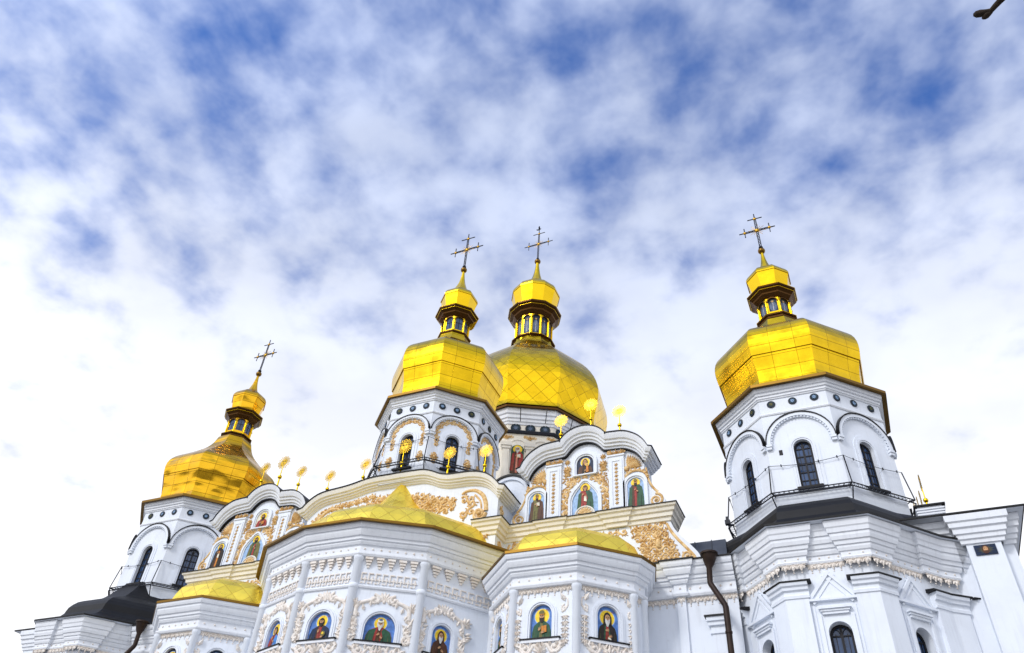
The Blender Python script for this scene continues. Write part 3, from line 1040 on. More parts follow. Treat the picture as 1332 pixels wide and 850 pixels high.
def gable(cx, icons):
    fr = front_frame(cx, GY)
    hl = [(0, 18.02), (.25, 17.98), (.47, 17.86), (.62, 17.70), (.74, 17.56), (.88, 17.52), (1.2, 17.50), (1.5, 17.47), (1.72, 17.38), (1.95, 17.22), (2.12, 17.0), (2.22, 16.78)]
    low = smooth_path([(-u, v) for u, v in reversed(hl[1:])] + hl, 3)
    mb = MB()
    mb.box(fr, -3.12, 2.98, 0, 14.9, -.9, 0)
    top = [(u, v + .35) for u, v in low]
    for k in range(len(low) - 1):
        a, b_ = top[k], top[k + 1]
        mb.face([fr.p(a[0], 14.9), fr.p(b_[0], 14.9), fr.p(*b_), fr.p(*a)])
        mb.face([fr.p(*a), fr.p(*b_), fr.p(*b_, -1.0), fr.p(*a, -1.0)])
        mb.face([fr.p(b_[0], 14.9, -1.0), fr.p(a[0], 14.9, -1.0), fr.p(*a, -1.0), fr.p(*b_, -1.0)])
    for sg in (-1, 1):
        mb.face([fr.p(2.22 * sg, 14.9), fr.p(2.22 * sg, 17.1), fr.p(2.22 * sg, 17.1, -1.0), fr.p(2.22 * sg, 14.9, -1.0)])
        # concave wing sweeping down to the wall head, and the little buttress scroll above the ledge
        wing = smooth_path([(2.98, 14.45), (3.10, 14.12), (3.32, 13.78), (3.62, 13.42), (3.86, 13.08), (3.92, 12.76)], 4)
        poly = [(2.9, 12.75)] + [(u, v) for u, v in reversed(wing)] + [(2.9, 14.45)]
        poly = [(u * sg, v) for u, v in poly]
        if sg < 0:
            poly.reverse()
        mb.prism(fr, poly, -.5, -.002)
        vol = smooth_path([(2.2, 16.6), (2.30, 16.1), (2.42, 15.72), (2.62, 15.48), (2.85, 15.3), (2.9, 15.08), (2.80, 14.92)], 4)
        poly = [(2.1, 14.92)] + [(u, v) for u, v in reversed(vol)] + [(2.1, 16.6)]
        poly = [(u * sg, v) for u, v in poly]
        if sg < 0:
            poly.reverse()
        mb.prism(fr, poly, -.5, .004)
    root = mb.build('gable', 'white', cath)
    mb = MB()
    GC = [(0, 0), (.09, .02), (.11, .09), (.17, .11), (.19, .19), (.25, .22), (.27, .30), (.33, .33), (.37, .42), (.40, .50), (.40, .55)]
    sweep_vert(mb, fr, low, GC, 0, .95)
    sweep_vert(mb, fr, low, [(.38, .551), (.44, .553), (.44, .585), (-1.0, .60), (-1.0, .551)], 1, .95)
    sweep_vert(mb, fr, low, [(.0, -.05), (.14, -.045), (.14, -.005), (.0, 0.0)], 1)
    mb.build('cornice', ['trim', 'black'], root)
    # ledge the icons stand on
    mb = MB()
    pl = [(cx - 3.15, GY), (cx - 1.55, GY), (cx - 1.55, GY - .06), (cx - .9, GY - .06), (cx - .9, GY), (cx + .85, GY), (cx + .85, GY - .06), (cx + 1.5, GY - .06), (cx + 1.5, GY),
          (cx + 3.0, GY), (cx + 3.0, GY + .9)]
    if cx < 0:
        pl = [(2 * cx - x, y) for x, y in reversed(pl)]
    sweep_plan(mb, pl, [(n, 14.91 + h) for n, h in LEDGE], 0)
    sweep_plan(mb, pl, [(n, 14.91 + h) for n, h in LCAP], 1)
    mb.build('ledge', ['cream', 'black'], root)
    for sg in (-1, 1):
        mb = MB()
        c = sg * 1.21
        mb.box(fr, c - .29, c + .29, 14.93, 17.18, 0, .09)
        mb.box(fr, c - .33, c + .33, 17.18, 17.24, 0, .13)
        mb.box(fr, c - .30, c + .30, 17.24, 17.48, 0, .08)
        for (a, b_) in ((-.23, -.15), (.15, .23)):
            mb.box(fr, c + a, c + b_, 15.1, 17.05, .09, .115)
        mb.box(fr, c - .148, c + .148, 16.97, 17.05, .09, .115)
        mb.box(fr, c - .148, c + .148, 15.1, 15.16, .09, .115)
        p = mb.build('pilaster', 'white', root)
        mb = MB()
        for k in range(11):
            v = 15.27 + k * .155
            rosette(mb, fr, (c, v), .085, 6, 0, .09)
        mb.build('pilaster_ornament', 'ochre', p)
        mb = MB()
        for k in range(3):
            palmette(mb, fr, (c - .2 + k * .2, 17.27), PI / 2, .20, 5, 2.6, 0, .09)
        scroll(mb, fr, (c - .27, 17.37), .08, 0, 1.2, 1, .03, 0, .08, 0)
        scroll(mb, fr, (c + .27, 17.37), .08, 0, 1.2, -1, .03, 0, .08, 0)
        mb.build('pilaster_capital', 'ochre', p)
    # niches: three arched, one pointed
    nich = {'top': arch(0, 16.66, .66, 17.46), 'left': arch(-1.88, 15.0, .60, 16.20), 'right': arch(1.88, 15.0, .60, 16.20), 'middle': ogee(0, 14.97, .98, 16.32)}
    for key, o in nich.items():
        mb = MB()
        cu = sum(p[0] for p in o) / len(o)
        vb = o[0][1]
        vm = max(p[1] for p in o)

        def grow(q, o=o, cu=cu, vb=vb, vm=vm):
            w2 = max(abs(p[0] - cu) for p in o)
            return [(cu + (u - cu) * (1 + q / w2), vb + (v - vb) * (1 + q / (vm - vb))) for u, v in o]
        mb.strip(fr, grow(.05), o, 0, .05)
        mb.strip(fr, grow(.14), grow(.055), 0, .09)
        mb.face([fr.p(u, v, .004) for u, v in reversed(o)])
        if key in ('left', 'right', 'top'):
            mb.box(fr, cu - .45, cu + .45, vb - .05, vb - .005, 0, .12, 1 if key != 'top' else 0)
        mb.build('niche_moulding', ['white', 'black'], root)
        if key in icons:
            sp = icons[key]
            sp['outline'] = [(u - cu, v - vb) for u, v in o]
            ICONS.append((Frame(fr.p(cu, vb, .01), fr.U, fr.V, fr.N), max(p[0] for p in o) * 2 - cu * 2, vm - vb, sp))
    mb = MB()
    # carving: bands round the middle niche, medallion flowers, shells over the side niches
    for sg in (-1, 1):
        vine(mb, fr, [(sg * .76, 15.05), (sg * .76, 16.0)], .19, 0, 0, dens=1.3)
        vine(mb, fr, [(sg * .78, 16.0), (sg * .55, 16.35), (sg * .2, 16.55)], .17, 0, 0, dens=1.3)
        vine(mb, fr, [(sg * .72, 16.35), (sg * .42, 16.58)], .15, 0, 0, dens=1.3)
        rosette(mb, fr, (sg * .70, 16.98), .19, 9, 0, .01)
        rosette(mb, fr, (sg * .70, 17.3), .13, 8, 0, .01)
        palmette(mb, fr, (sg * .70, 16.7), PI / 2, .25, 5, 2.4, 0, 0)
        shell(mb, fr, (sg * 1.58, 16.62), .62, .0 if sg > 0 else PI / 2 + .05, PI / 2 - .05 if sg > 0 else PI, 9, 0, 0)
        arcp = [(sg * 1.9 + .43 * math.cos(PI * k / 12), 16.12 + .38 * math.sin(PI * k / 12)) for k in range(13)]
        stroke(mb, fr, arcp, .05, .05, 0, .02)
        for k in range(9):
            a = PI * (k + .5) / 9
            leaf(mb, fr, (sg * 1.9 + .36 * math.cos(a), 16.12 + .34 * math.sin(a)), a, .17, .13, 0, .02)
        P = smooth_path([(sg * 2.28, 16.55), (sg * 2.36, 16.05), (sg * 2.5, 15.72), (sg * 2.68, 15.5)], 5)
        stroke(mb, fr, P, .035, .05, 0, 0)
        scroll(mb, fr, (sg * 2.58, 15.22), .25, PI / 2, 1.7, -sg, .055, 0, .004, 0)
        # wing panel
        keep, mb = mb, MB()
        wp = smooth_path([(sg * 2.88, 14.28), (sg * 3.0, 14.0), (sg * 3.22, 13.66), (sg * 3.5, 13.3), (sg * 3.70, 13.02), (sg * 3.72, 12.9)], 5)
        stroke(mb, fr, wp, .05, .05, 0, 0)
        scroll(mb, fr, (sg * 3.48, 13.06), .2, 0 if sg > 0 else PI, 1.6, -sg, .05, 0, 0, 3)
        for pth, r in (([(sg * 1.7, 14.2), (sg * 2.75, 14.2)], .16), ([(sg * 1.75, 13.85), (sg * 2.9, 13.8)], .17), ([(sg * 1.9, 13.45), (sg * 3.1, 13.4)], .18), ([(sg * 2.0, 13.05), (sg * 3.2, 13.0)], .16), ([(sg * 1.8, 14.02), (sg * 2.85, 13.98)], .15), ([(sg * 1.95, 13.62), (sg * 3.05, 13.58)], .15), ([(sg * 2.0, 13.22), (sg * 3.2, 13.18)], .15)):
            vine(mb, fr, pth, r, 0, 0, dens=1.45)
        scatter(mb, fr, [(sg * 1.6, 13.9), (sg * 2.9, 13.9), (sg * 2.85, 14.32), (sg * 1.6, 14.32)], 60, .10)
        scatter(mb, fr, [(sg * 1.9, 12.95), (sg * 3.3, 12.95), (sg * 3.0, 13.8), (sg * 1.8, 13.8)], 110, .10)
        mb.ball(fr.p(sg * 2.55, 13.6, .03), (.1, .06, .17), 0, 10, 6)
        palmette(mb, fr, (sg * 2.55, 13.72), PI / 2, .26, 5, 2.6, 0, 0)
        mb.build('wing_carving', 'ochre', root)
        mb = keep
        scatter(mb, fr, [(sg * .58, 15.1), (sg * .9, 15.1), (sg * .9, 16.2), (sg * .62, 16.2)], 60, .08)
        scatter(mb, fr, [(sg * .3, 16.45), (sg * .88, 16.2), (sg * .88, 16.7), (sg * .45, 16.6)], 40, .08)
    rosette(mb, fr, (0, 16.52), .14, 8, 0, .03)
    leaf(mb, fr, (0, 16.55), PI / 2, .2, .12, 0, .03)
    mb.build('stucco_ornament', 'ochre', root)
    mb = MB()
    vine(mb, fr, [(-1.5, 14.15), (1.5, 14.15)], .16, 0, 0)
    mb.build('frieze_carving', 'ochre', root)
    mb = MB()
    ap = [(.36 * math.cos(PI * k / 12), 15.0 + .33 * math.sin(PI * k / 12)) for k in range(13)]
    mb.prism(fr, ap, .05, .07, 1)
    stroke(mb, fr, ap, .035, .035, 1, .075)
    shell(mb, fr, (0, 15.02), .3, .1, PI - .1, 7, 0, .075)
    mb.build('niche_shell', ['ochre', 'cream'], root)
    return root


gable(GX, {'top': S(bg='navy', robe='dark', cloak='brown', inner='dark', hair='dark', beard=None, head='cowl', prop='child', full=False,
                    label='small painted mother and child in the topmost niche of the near gable'),
           'middle': S(bg='sky', robe='red', cloak='green', inner='red', hair='brown', beard=None, head='hair', prop='scroll', full=True,
                       label='full-length painted figure in red robe with white scroll in a large pointed niche'),
           'left': S(bg='sky', robe='olive', cloak='brown', inner='olive', hair='dark', beard='dark', head='mitre', prop='book', full=True,
                     label='full-length painted saint holding a white book in the near gable niche beside the volute'),
           'right': S(bg='sky', robe='brown', cloak='green', inner='red', hair='dark', beard='dark', head='mitre', prop='hand', full=True,
                      label='full-length painted saint in dark red-green robes and tall hat, near gable niche by the sky')})
gable(-GX, {'top': S(bg='paper', robe='brown', cloak='red', inner='brown', hair='dark', beard='dark', head='hair', prop='book', full=False,
                     label='small painted bearded saint holding a book in the topmost niche of the far gable'),
            'middle': S(bg='sky', robe='green', cloak='olive', inner='red', hair='dark', beard='dark', head='hair', prop='hand', full=True,
                        label='full-length painted saint in green robe in the far pointed niche above the small gilded roof'),
            'left': S(bg='sky', robe='brown', cloak='dark', inner='orange', hair='dark', beard='dark', head='hood', prop='scroll', full=True,
                      label='full-length painted monk in dark brown habit with pale scroll, niche beside the far tower window')})


# ---- towers
def window(name, fr, cu, v0, w_, vt, n, parent, bars=3, mg='glass'):
    mb = MB()
    o = arch(cu, v0, w_, vt)
    mb.face([fr.p(u, v, n) for u, v in reversed(o)], 0)
    ins = [(cu + (u - cu) * .78, v0 + .05 + (v - v0) * .94) for u, v in o]
    mb.strip(fr, o, ins, n, n + .035, 1)
    mb.box(fr, cu - .03, cu + .03, v0, vt - .01, n, n + .032, 1)
    for k in range(bars):
        v = v0 + (vt - w_ / 2 - v0) * (k + 1) / bars
        mb.box(fr, cu - w_ / 2 + .01, cu + w_ / 2 - .01, v - .018, v + .018, n, n + .03, 1)
        if k < bars - 1:
            for q in (-.25, .25):
                mb.box(fr, cu + q * w_ - .009, cu + q * w_ + .009, v0, vt - w_ * .4, n, n + .02, 1) if k == 0 else None
    mb.box(fr, cu - w_ / 2, cu + w_ / 2, v0, v0 + .06, n, n + .04, 1)
    vs = vt - w_ / 2
    for sg in (-1, 1):      # tracery in the arch
        pts = [(cu + sg * w_ * .02, vs), (cu + sg * w_ * .1, vs + w_ * .22), (cu + sg * w_ * .26, vs + w_ * .36)]
        stroke(mb, fr, pts, .014, .014, 1, n)
    return mb.build(name, [mg, 'frame'], parent)


def gilded_cross(cx, cy, z0, z_arm, z1, arm, parent, dove=False):
    fr = front_frame(cx, cy)
    mb = MB()
    s = (z1 - z0)
    for sg in (-1, 1):
        mb.tube([fr.p(sg * .045, z0), fr.p(sg * .04, z1 - s * .16)], .024, 0, 5)
        mb.tube([fr.p(-arm * .75, z_arm + sg * .04), fr.p(arm * .75, z_arm + sg * .04)], .024, 0, 5)
        # node and small cross at each arm end
        x = sg * arm * .70
        mb.ball(fr.p(x, z_arm), (.085, .06, .085), 1, 10, 6)
        mb.tube([fr.p(x, z_arm - s * .12), fr.p(x, z_arm + s * .12)], [.022, .03], 0, 5)
        mb.ball(fr.p(x, z_arm + s * .12), .03, 0, 6, 4)
        mb.ball(fr.p(x, z_arm - s * .12), .03, 0, 6, 4)
        mb.tube([fr.p(x, z_arm), fr.p(sg * arm, z_arm)], [.034, .028], 0, 5)
        mb.ball(fr.p(sg * arm, z_arm), .026, 0, 6, 4)
    n = int(s / .13)
    for k in range(n):
        v = z0 + (z1 - s * .16 - z0) * k / n
        v2 = z0 + (z1 - s * .16 - z0) * (k + 1) / n
        mb.tube([fr.p(.045 * (1 if k % 2 else -1), v), fr.p(-.045 * (1 if k % 2 else -1), v2)], .016, 0, 4)
    for k in range(8):
        u = arm * (-.7 + 1.4 * k / 8)
        mb.tube([fr.p(u, z_arm + .04 * (1 if k % 2 else -1)), fr.p(u + arm * .175, z_arm - .04 * (1 if k % 2 else -1))], .016, 0, 4)
    mb.ball(fr.p(0, z_arm), (.12, .07, .12), 1, 10, 6)
    for k in range(16):
        a = 2 * PI * (k + .5) / 16
        l = .42 if k % 2 else .32
        mb.tube([fr.p(.1 * math.cos(a), z_arm + .1 * math.sin(a)), fr.p(l * math.cos(a), z_arm + l * math.sin(a))], [.016, .009], 1, 4)
    zt = z1 - s * .14
    mb.ball(fr.p(0, zt), (.09, .06, .09), 1, 10, 6)
    mb.tube([fr.p(-arm * .42, zt), fr.p(arm * .42, zt)], .028, 0, 5)
    mb.tube([fr.p(0, zt), fr.p(0, z1)], [.034, .028], 0, 5)
    mb.ball(fr.p(0, z1), .03, 0, 6, 4)
    mb.ball(fr.p(0, z0 + .02), (.11, .11, .05), 0, 10, 5)
    if dove:        # a small flying dove as the finial of the tallest cross
        mb.ball(fr.p(0, z1 + .05), (.11, .04, .035), 0, 10, 6)
        mb.ball(fr.p(.11, z1 + .09), (.035, .03, .03), 0, 8, 5)
        for sg in (-1, 1):
            mb.prism(Frame(fr.p(-.01, z1 + .06), (1, 0, 0), (sg * .45, -sg * .75, .48), (0, .54, .84)), [(-.06, 0), (.07, 0), (.0, .26), (-.10, .22)], 0, .012, 0)
        mb.prism(Frame(fr.p(0, z1 + .05), (1, 0, 0), (0, 1, 0), (0, 0, 1)), [(-.22, -.06), (-.08, -.025), (-.08, .025), (-.22, .06)], 0, .012, 0)
    return mb.build('cross', ['iron', 'node_gold'], parent)


def lantern(cx, cy, z, n, rot, sc, parent, painted, gold_m):
    """z: dict of heights; little drum with windows, bronze rings, cupola, spire, ball"""
    a = 2 * PI / n
    ck = math.cos(a / 2)
    rw = sc['rw']
    mb = MB()
    # drum
    for k in range(n):
        p, q = ngon(cx, cy, rw / ck, n, rot, 0)[k], ngon(cx, cy, rw / ck, n, rot, 0)[(k + 1) % n]
        fr, ln = face_frame(p[:2], q[:2])
        wall_panel(mb, fr, -ln / 2, ln / 2, z['ring'], z['cap0'] + .02, (0, z['w0'], ln * .70, z['w1']), .04)
    loft(mb, [ngon(cx, cy, r, n, rot, zz) for r, zz in ((sc['neck'], z['neck']), (sc['neck'] * .97, z['ring'] - .25), (sc['neck'] * .96, z['ring'] + .02))], 0)
    root = mb.build('lantern', gold_m, parent)
    mb = MB()
    R1 = sc['ring']
    rings = [(rw / ck, z['ring'] - .16), (R1 * .90, z['ring'] - .12), (R1 * .92, z['ring'] - .03), (R1, z['ring']), (R1, z['ring'] + .07), (R1 * .93, z['ring'] + .10), (rw / ck + .005, z['ring'] + .13)]
    loft(mb, [ngon(cx, cy, r, n, rot, zz) for r, zz in rings], 0)
    mb.build('lantern_ring', 'dark_bronze', root)
    mb = MB()
    R2 = sc['cap']
    d = z['cap1'] - z['cap0']
    rings = [(rw / ck + .005, z['cap0']), (rw / ck + .06, z['cap0'] + .05 * d), (R2 * .80, z['cap0'] + .30 * d), (R2 * .82, z['cap0'] + .42 * d), (R2 * .92, z['cap0'] + .62 * d), (R2 * .93, z['cap0'] + .70 * d), (R2, z['cap0'] + .84 * d),
             (R2, z['cap1']), (R2 * .75, z['cap1'] + .06)]
    loft(mb, [ngon(cx, cy, r, n, rot, zz) for r, zz in rings], 0)
    mb.build('lantern_cornice', 'dark_bronze', root)
    # gilded fillets on the bronze rings
    for r, zz in ((R1 * 1.012, z['ring'] + .055), (R2 * 1.012, z['cap1'] - .03), (R2 * .945, z['cap0'] + .66 * d)):
        mb = MB()
        ring = ngon(cx, cy, r, n, rot, zz)
        for k in range(n):
            mb.tube([ring[k], ring[(k + 1) % n]], .014, 0, 4)
        mb.build('gilded_fillet', 'gold', root)
    for k in range(n):
        az = rot + a * (k + .5)
        az = (az + PI) % (2 * PI) - PI
        ring = ngon(cx, cy, rw / ck, n, rot, 0)
        fr, ln = face_frame(ring[k][:2], ring[(k + 1) % n][:2])
        if -1.9 < az < 2.4:
            mb = MB()
            o = arch(0, z['w0'], ln * .70, z['w1'])
            mb.face([fr.p(u, v, -.035) for u, v in reversed(o)], 0)
            if painted:
                hh = z['w1'] - z['w0']
                ww = ln * .70
                mb.face([fr.p(ww * .42 * math.cos(t), z['w0'] + hh * .38 + hh * .36 * math.sin(t), -.031) for t in [2 * PI * j / 14 for j in range(14)]], 1)
                mb.face([fr.p(ww * .2 * math.cos(t), z['w0'] + hh * .80 + ww * .2 * math.sin(t), -.029) for t in [2 * PI * j / 12 for j in range(12)]], 2)
                mb.face([fr.p(ww * .11 * math.cos(t), z['w0'] + hh * .79 + ww * .14 * math.sin(t), -.027) for t in [2 * PI * j / 10 for j in range(10)]], 3)
                for q in range(3):
                    mb.face([fr.p(ww * x, z['w0'] + hh * y, -.028) for x, y in ((-.25 + q * .2, .1), (-.18 + q * .2, .1), (-.05 + q * .1, .68), (-.1 + q * .1, .68))], 1 if q != 1 else 4)
                mb.build('painted_panel', ['p_navy', 'p_steelblue', 'p_olive', 'p_skin', 'p_grey'], root)
            else:
                mb.box(fr, -.01, .01, z['w0'], z['w1'] - .03, -.034, -.02, 1)
                mb.box(fr, -ln * .34, ln * .34, (z['w0'] * .45 + z['w1'] * .55), (z['w0'] * .45 + z['w1'] * .55) + .02, -.034, -.021, 1)
                mb.build('window', ['glass', 'frame'], root)
        # colonnette at each corner, arch rim
        mb = MB()
        p = ring[k]
        dx, dy = p[0] - cx, p[1] - cy
        s = 1.02
        mb.tube([(cx + dx * s, cy + dy * s, z['ring'] + .1), (cx + dx * s, cy + dy * s, z['w1'] - ln * .35)], .042, 0, 8)
        mb.ball((cx + dx * s, cy + dy * s, z['w1'] - ln * .33), (.075, .075, .05), 0, 8, 5)
        mb.strip(fr, arch(0, z['w1'] - ln * .36, ln * .86, z['w1'] + ln * .08), arch(0, z['w1'] - ln * .36, ln * .71, z['w1'] + .003), 0, .045, 1)
        mb.build('colonnette', ['gold', 'dark_bronze'], root)
    mb = MB()
    cu, B, q = sc['cup'], z['ball'], (1.6 if sc['cup'] > 1.3 else 1.0)
    prof = resample([(cu * .80, z['cap1'] + .03), (cu * .84, z['cap1'] + .25 * q), (cu * .96, z['cup'] - .28 * q), (cu, z['cup'] - .05 * q), (cu * .90, z['cup'] + .2 * q), (cu * .71, z['cup'] + .4 * q), (cu * .50, z['cup'] + .55 * q),
                     (cu * .31, B - 1.36 * q), (cu * .21, B - 1.08 * q), (cu * .145, B - .8 * q), (cu * .095, B - .45 * q), (cu * .065, B - .1 * q)], 3)
    sheet, lip = [], 0.0
    for r, zz in prof:
        sheet.append((r + lip, zz))
        if not lip and zz >= z['cup'] - .12 * q:
            lip = .028
            sheet.append((r + lip, zz - .01))
        elif lip:
            lip = max(1e-4, lip - .0035)
    loft(mb, [ngon(cx, cy, r, n, rot, zz) for r, zz in sheet], 0)
    mb.build('cupola', gold_m, root)
    mb = MB()
    mb.ball((cx, cy, z['ball']), sc['ball'], 0, 16, 10)
    mb.tube([(cx, cy, z['ball'] + sc['ball'] * .9), (cx, cy, z['cross0'])], [.06, .035], 0, 8)
    mb.build('ball', 'bronze', root)
    return root


def tower(cx, cy, p, windows=True, ochre=False):
    """octagonal drum with arched hoods, frieze of medallions, bronze eave, gilded dome, lantern and cross"""
    n = 8
    a = p['a']
    ck = math.cos(PI / 8)
    rot = -PI / 8
    zE = p['zE']
    ring = [q[:2] for q in ngon(cx, cy, a / ck, n, rot, 0)]
    hw = a * math.tan(PI / 8)
    vis = [k for k in range(8) if k in p['faces']]
    mb = MB()
    frames = []
    for k in range(8):
        fr, ln = face_frame(ring[k], ring[(k + 1) % 8])
        frames.append(fr)
        hole = (0, p['w0'], p['ww'], p['w1']) if k in vis else None
        wall_panel(mb, fr, -hw, hw, p['z0'], zE - .1, hole, .22)
    root = mb.build('tower', 'white', cath)
    mb = MB()
    S_ = p['zs']
    sweep_plan(mb, ring, [(0, S_ - .02), (.03, S_), (.05, S_ + .05), (.02, S_ + .08), (.02, S_ + .1), (0, S_ + .11)], 0, True)
    q = p['zm'] + .22
    sweep_plan(mb, ring, [(0, q - .02), (.04, q), (.05, q + .04), (.08, q + .06), (.08, q + .14), (.13, q + .17), (.14, q + .25), (.19, q + .28), (.21, zE - .10), (.21, zE - .08)], 0, True)
    mb.build('cornice', 'trim', root)
    mb = MB()
    ea = p['ea'] - a
    sweep_plan(mb, ring, [(.15, zE - .085), (ea - .02, zE - .115), (ea, zE - .115), (ea, zE), (ea - .3, zE + .09)], 0, True)
    mb.build('eave', 'bronze', root)
    # dome
    mb = MB()
    k_ = p['kd']
    prof = p.get('prof') or [(2.98, .06), (2.78, .35), (2.75, .75), (2.84, 1.25), (2.98, 1.75), (3.05, 2.2), (2.98, 2.6), (2.74, 2.95), (2.38, 3.26), (1.99, 3.58), (1.64, 3.9), (1.32, 4.24), (1.10, 4.6), (.98, 4.95), (.93, 5.1)]
    sheet, lip = [], 0.0
    for r, z in resample(prof, 2):          # the upper sheets lap over the lower ones in a drip edge at the swell
        sheet.append((r + lip, z))
        if not lip and z >= 1.55:
            lip = .045
            sheet.append((r + lip, z - .012))
    loft(mb, [ngon(cx, cy, r * k_, 8, rot, zE + z) for r, z in sheet], 0)
    d = mb.build('dome', p['gold'], root)
    lantern(cx, cy, p['lz'], 8, rot, p['ls'], root, p['painted'], p['gold_l'])
    gilded_cross(cx, cy, p['lz']['cross0'], p['lz']['arm'], p['lz']['top'], p['arm'], root)
    # per face: hood, window, medallions, brackets
    for k in vis:
        fr = frames[k]
        rA = hw * .975
        zc_ = p['hz']
        mb = MB()
        nn = 20
        out = [(-rA * math.cos(PI * j / nn), zc_ + p['hr'] * math.sin(PI * j / nn)) for j in range(nn + 1)]
        inn = [(u * .88, zc_ + (v - zc_) * .90) for u, v in out]
        in2 = [(u * .84, zc_ + (v - zc_) * .86) for u, v in out]
        mb.strip(fr, out, inn, 0, .12, 0)
        mb.strip(fr, inn, in2, 0, .06, 0)
        for j in range(26):         # dentils
            t = PI * (j + .5) / 26
            u, v = -rA * .86 * math.cos(t), zc_ + p['hr'] * .88 * math.sin(t)
            f2 = Frame(fr.p(u, v), fr.U * math.sin(t) + fr.V * math.cos(t), fr.V * math.sin(t) - fr.U * math.cos(t), fr.N)
            mb.box(f2, -.03, .03, -.035, .035, .06, .095, 0)
        top_ = [(u * 1.0, v) for u, v in out]
        o2 = [(u * 1.03, zc_ + (v - zc_) * 1.05) for u, v in out]
        mb.build('hood_mould', 'white', root)
        mb = MB()
        mb.strip(fr, o2, top_, -.01, .145, 0)
        mb.build('hood_flashing', 'black', root)
        for sg in (-1, 1):
            mb = MB()
            mb.box(fr, sg * hw * .91 - .10, sg * hw * .91 + .10, zc_ - .10, zc_ - .01, 0, .13, 0)
            mb.box(fr, sg * hw * .92 - .085, sg * hw * .92 + .085, zc_ - .20, zc_ - .102, 0, .10, 0)
            mb.build('bracket', 'white', root)
        mb = MB()
        w2, h2, hb = p['ww'], p['w1'], p['w0']
        for (i0, i1, nn_) in ((.0, .05, .03), (.055, .13, .05), (.135, .24, .03)):
            mb.strip(fr, arch(0, hb - .02, w2 + 2 * i1, h2 + i1), arch(0, hb - .02, w2 + 2 * i0, h2 + i0), 0, nn_, 0)
        mb.box(fr, -w2 / 2 - .12, w2 / 2 + .12, hb - .09, hb - .022, -.1, .14, 1)
        mb.build('window_surround', ['white', 'black'], root)
        window('window', fr, 0, hb, w2, h2, -.16, root, 5)
        for j in range(3):
            u = (j - 1) * hw * .64
            mb = MB()
            zz = p['zm']
            rm = p['rm']
            cir = lambda r, nn=18: [(u + r * math.cos(2 * PI * i / nn), zz + r * math.sin(2 * PI * i / nn)) for i in range(nn)]
            mb.prism(fr, cir(rm), .0, .035, 0)
            stroke(mb, fr, cir(rm * 1.05) + cir(rm * 1.05)[:1], .022, .022, 2, .02)
            star = [(u + (rm * .72 if i % 2 == 0 else rm * .28) * math.cos(PI * i / 8), zz + (rm * .72 if i % 2 == 0 else rm * .28) * math.sin(PI * i / 8)) for i in range(16)]
            mb.prism(fr, star, .036, .045, 1)
            mb.ball(fr.p(u, zz, .045), rm * .16, 0, 8, 5)
            mb.build('medallion', ['medal', 'p_olive' if (j + k) % 3 == 0 else 'p_sky', 'iron'], root)
        if ochre:
            mb = MB()
            for t in range(15):
                aa = PI * (t + .5) / 15
                c = (-hw * .70 * math.cos(aa), zc_ - .02 + p['hr'] * .74 * math.sin(aa))
                scroll(mb, fr, c, .11, aa, 1.2, 1 if t % 2 else -1, .035, 0, 0, 3)
            for sg in (-1, 1):
                for q in range(3):
                    c = (sg * hw * .70, zc_ - .2 - q * .2)
                    scroll(mb, fr, c, .11, q, 1.2, sg, .035, 0, 0, 3)
                    rosette(mb, fr, (sg * hw * .70, zc_ - .1 - q * .2), .06, 6, 0, 0)
                rosette(mb, fr, (sg * hw * .70, p['w0'] + .42), .21, 9, 0, 0)
                scroll(mb, fr, (sg * hw * .70, p['w0'] + .25), .1, 0, 1.2, sg, .03, 0, 0, 2)
                scroll(mb, fr, (sg * hw * .70, p['w0'] + .6), .1, PI, 1.2, -sg, .03, 0, 0, 2)
            mb.build('stucco_ornament', 'ochre', root)
    # service railing round the drum: truss, slanting posts, slack wire with lamps
    mb = MB()
    zr = p['zr']
    r1, r2 = p['rr'] / ck, (p['rr'] - .16) / ck
    o1, o2, o3 = ngon(cx, cy, r1, 8, rot, zr), ngon(cx, cy, r2, 8, rot, zr), ngon(cx, cy, r1, 8, rot, zr - .13)
    ow = ngon(cx, cy, a / ck, 8, rot, zr - .55)
    op = ngon(cx, cy, a / ck + .10, 8, rot, zr + 1.12)
    for k in p['rail']:
        k2 = (k + 1) % 8
        for o in (o1, o2, o3):
            mb.tube([o[k], o[k2]], .022, 0, 5)
        for j in range(16):
            t = (j + .5) / 16
            A, B, D = Vector(o1[k]).lerp(Vector(o1[k2]), t), Vector(o2[k]).lerp(Vector(o2[k2]), t), Vector(o3[k]).lerp(Vector(o3[k2]), t)
            mb.tube([A, B], .011, 1, 4)
            mb.tube([A, D], .009, 0, 4)
        for kk in (k, k2):
            mb.tube([o1[kk], o2[kk]], .028, 0, 5)
            mb.tube([o3[kk], ow[kk]], .022, 0, 5)
            mb.tube([o1[kk], op[kk]], .022, 0, 5)
            mb.tube([o2[kk], (ow[kk][0], ow[kk][1], zr - .05)], .018, 0, 5)
        A, B = Vector(op[k]), Vector(op[k2])
        wpts = [A.lerp(B, t / 12) - Vector((0, 0, .10 * math.sin(PI * t / 12))) for t in range(13)]
        mb.tube(wpts, .011, 0, 4)
        for t in (2, 5, 8, 11):
            q_ = wpts[t]
            mb.tube([q_ + Vector((0, 0, .05)), q_ - Vector((0, 0, .04))], .022, 0, 5)
    mb.build('service_railing', ['iron', 'steel'], root)
    return root, frames


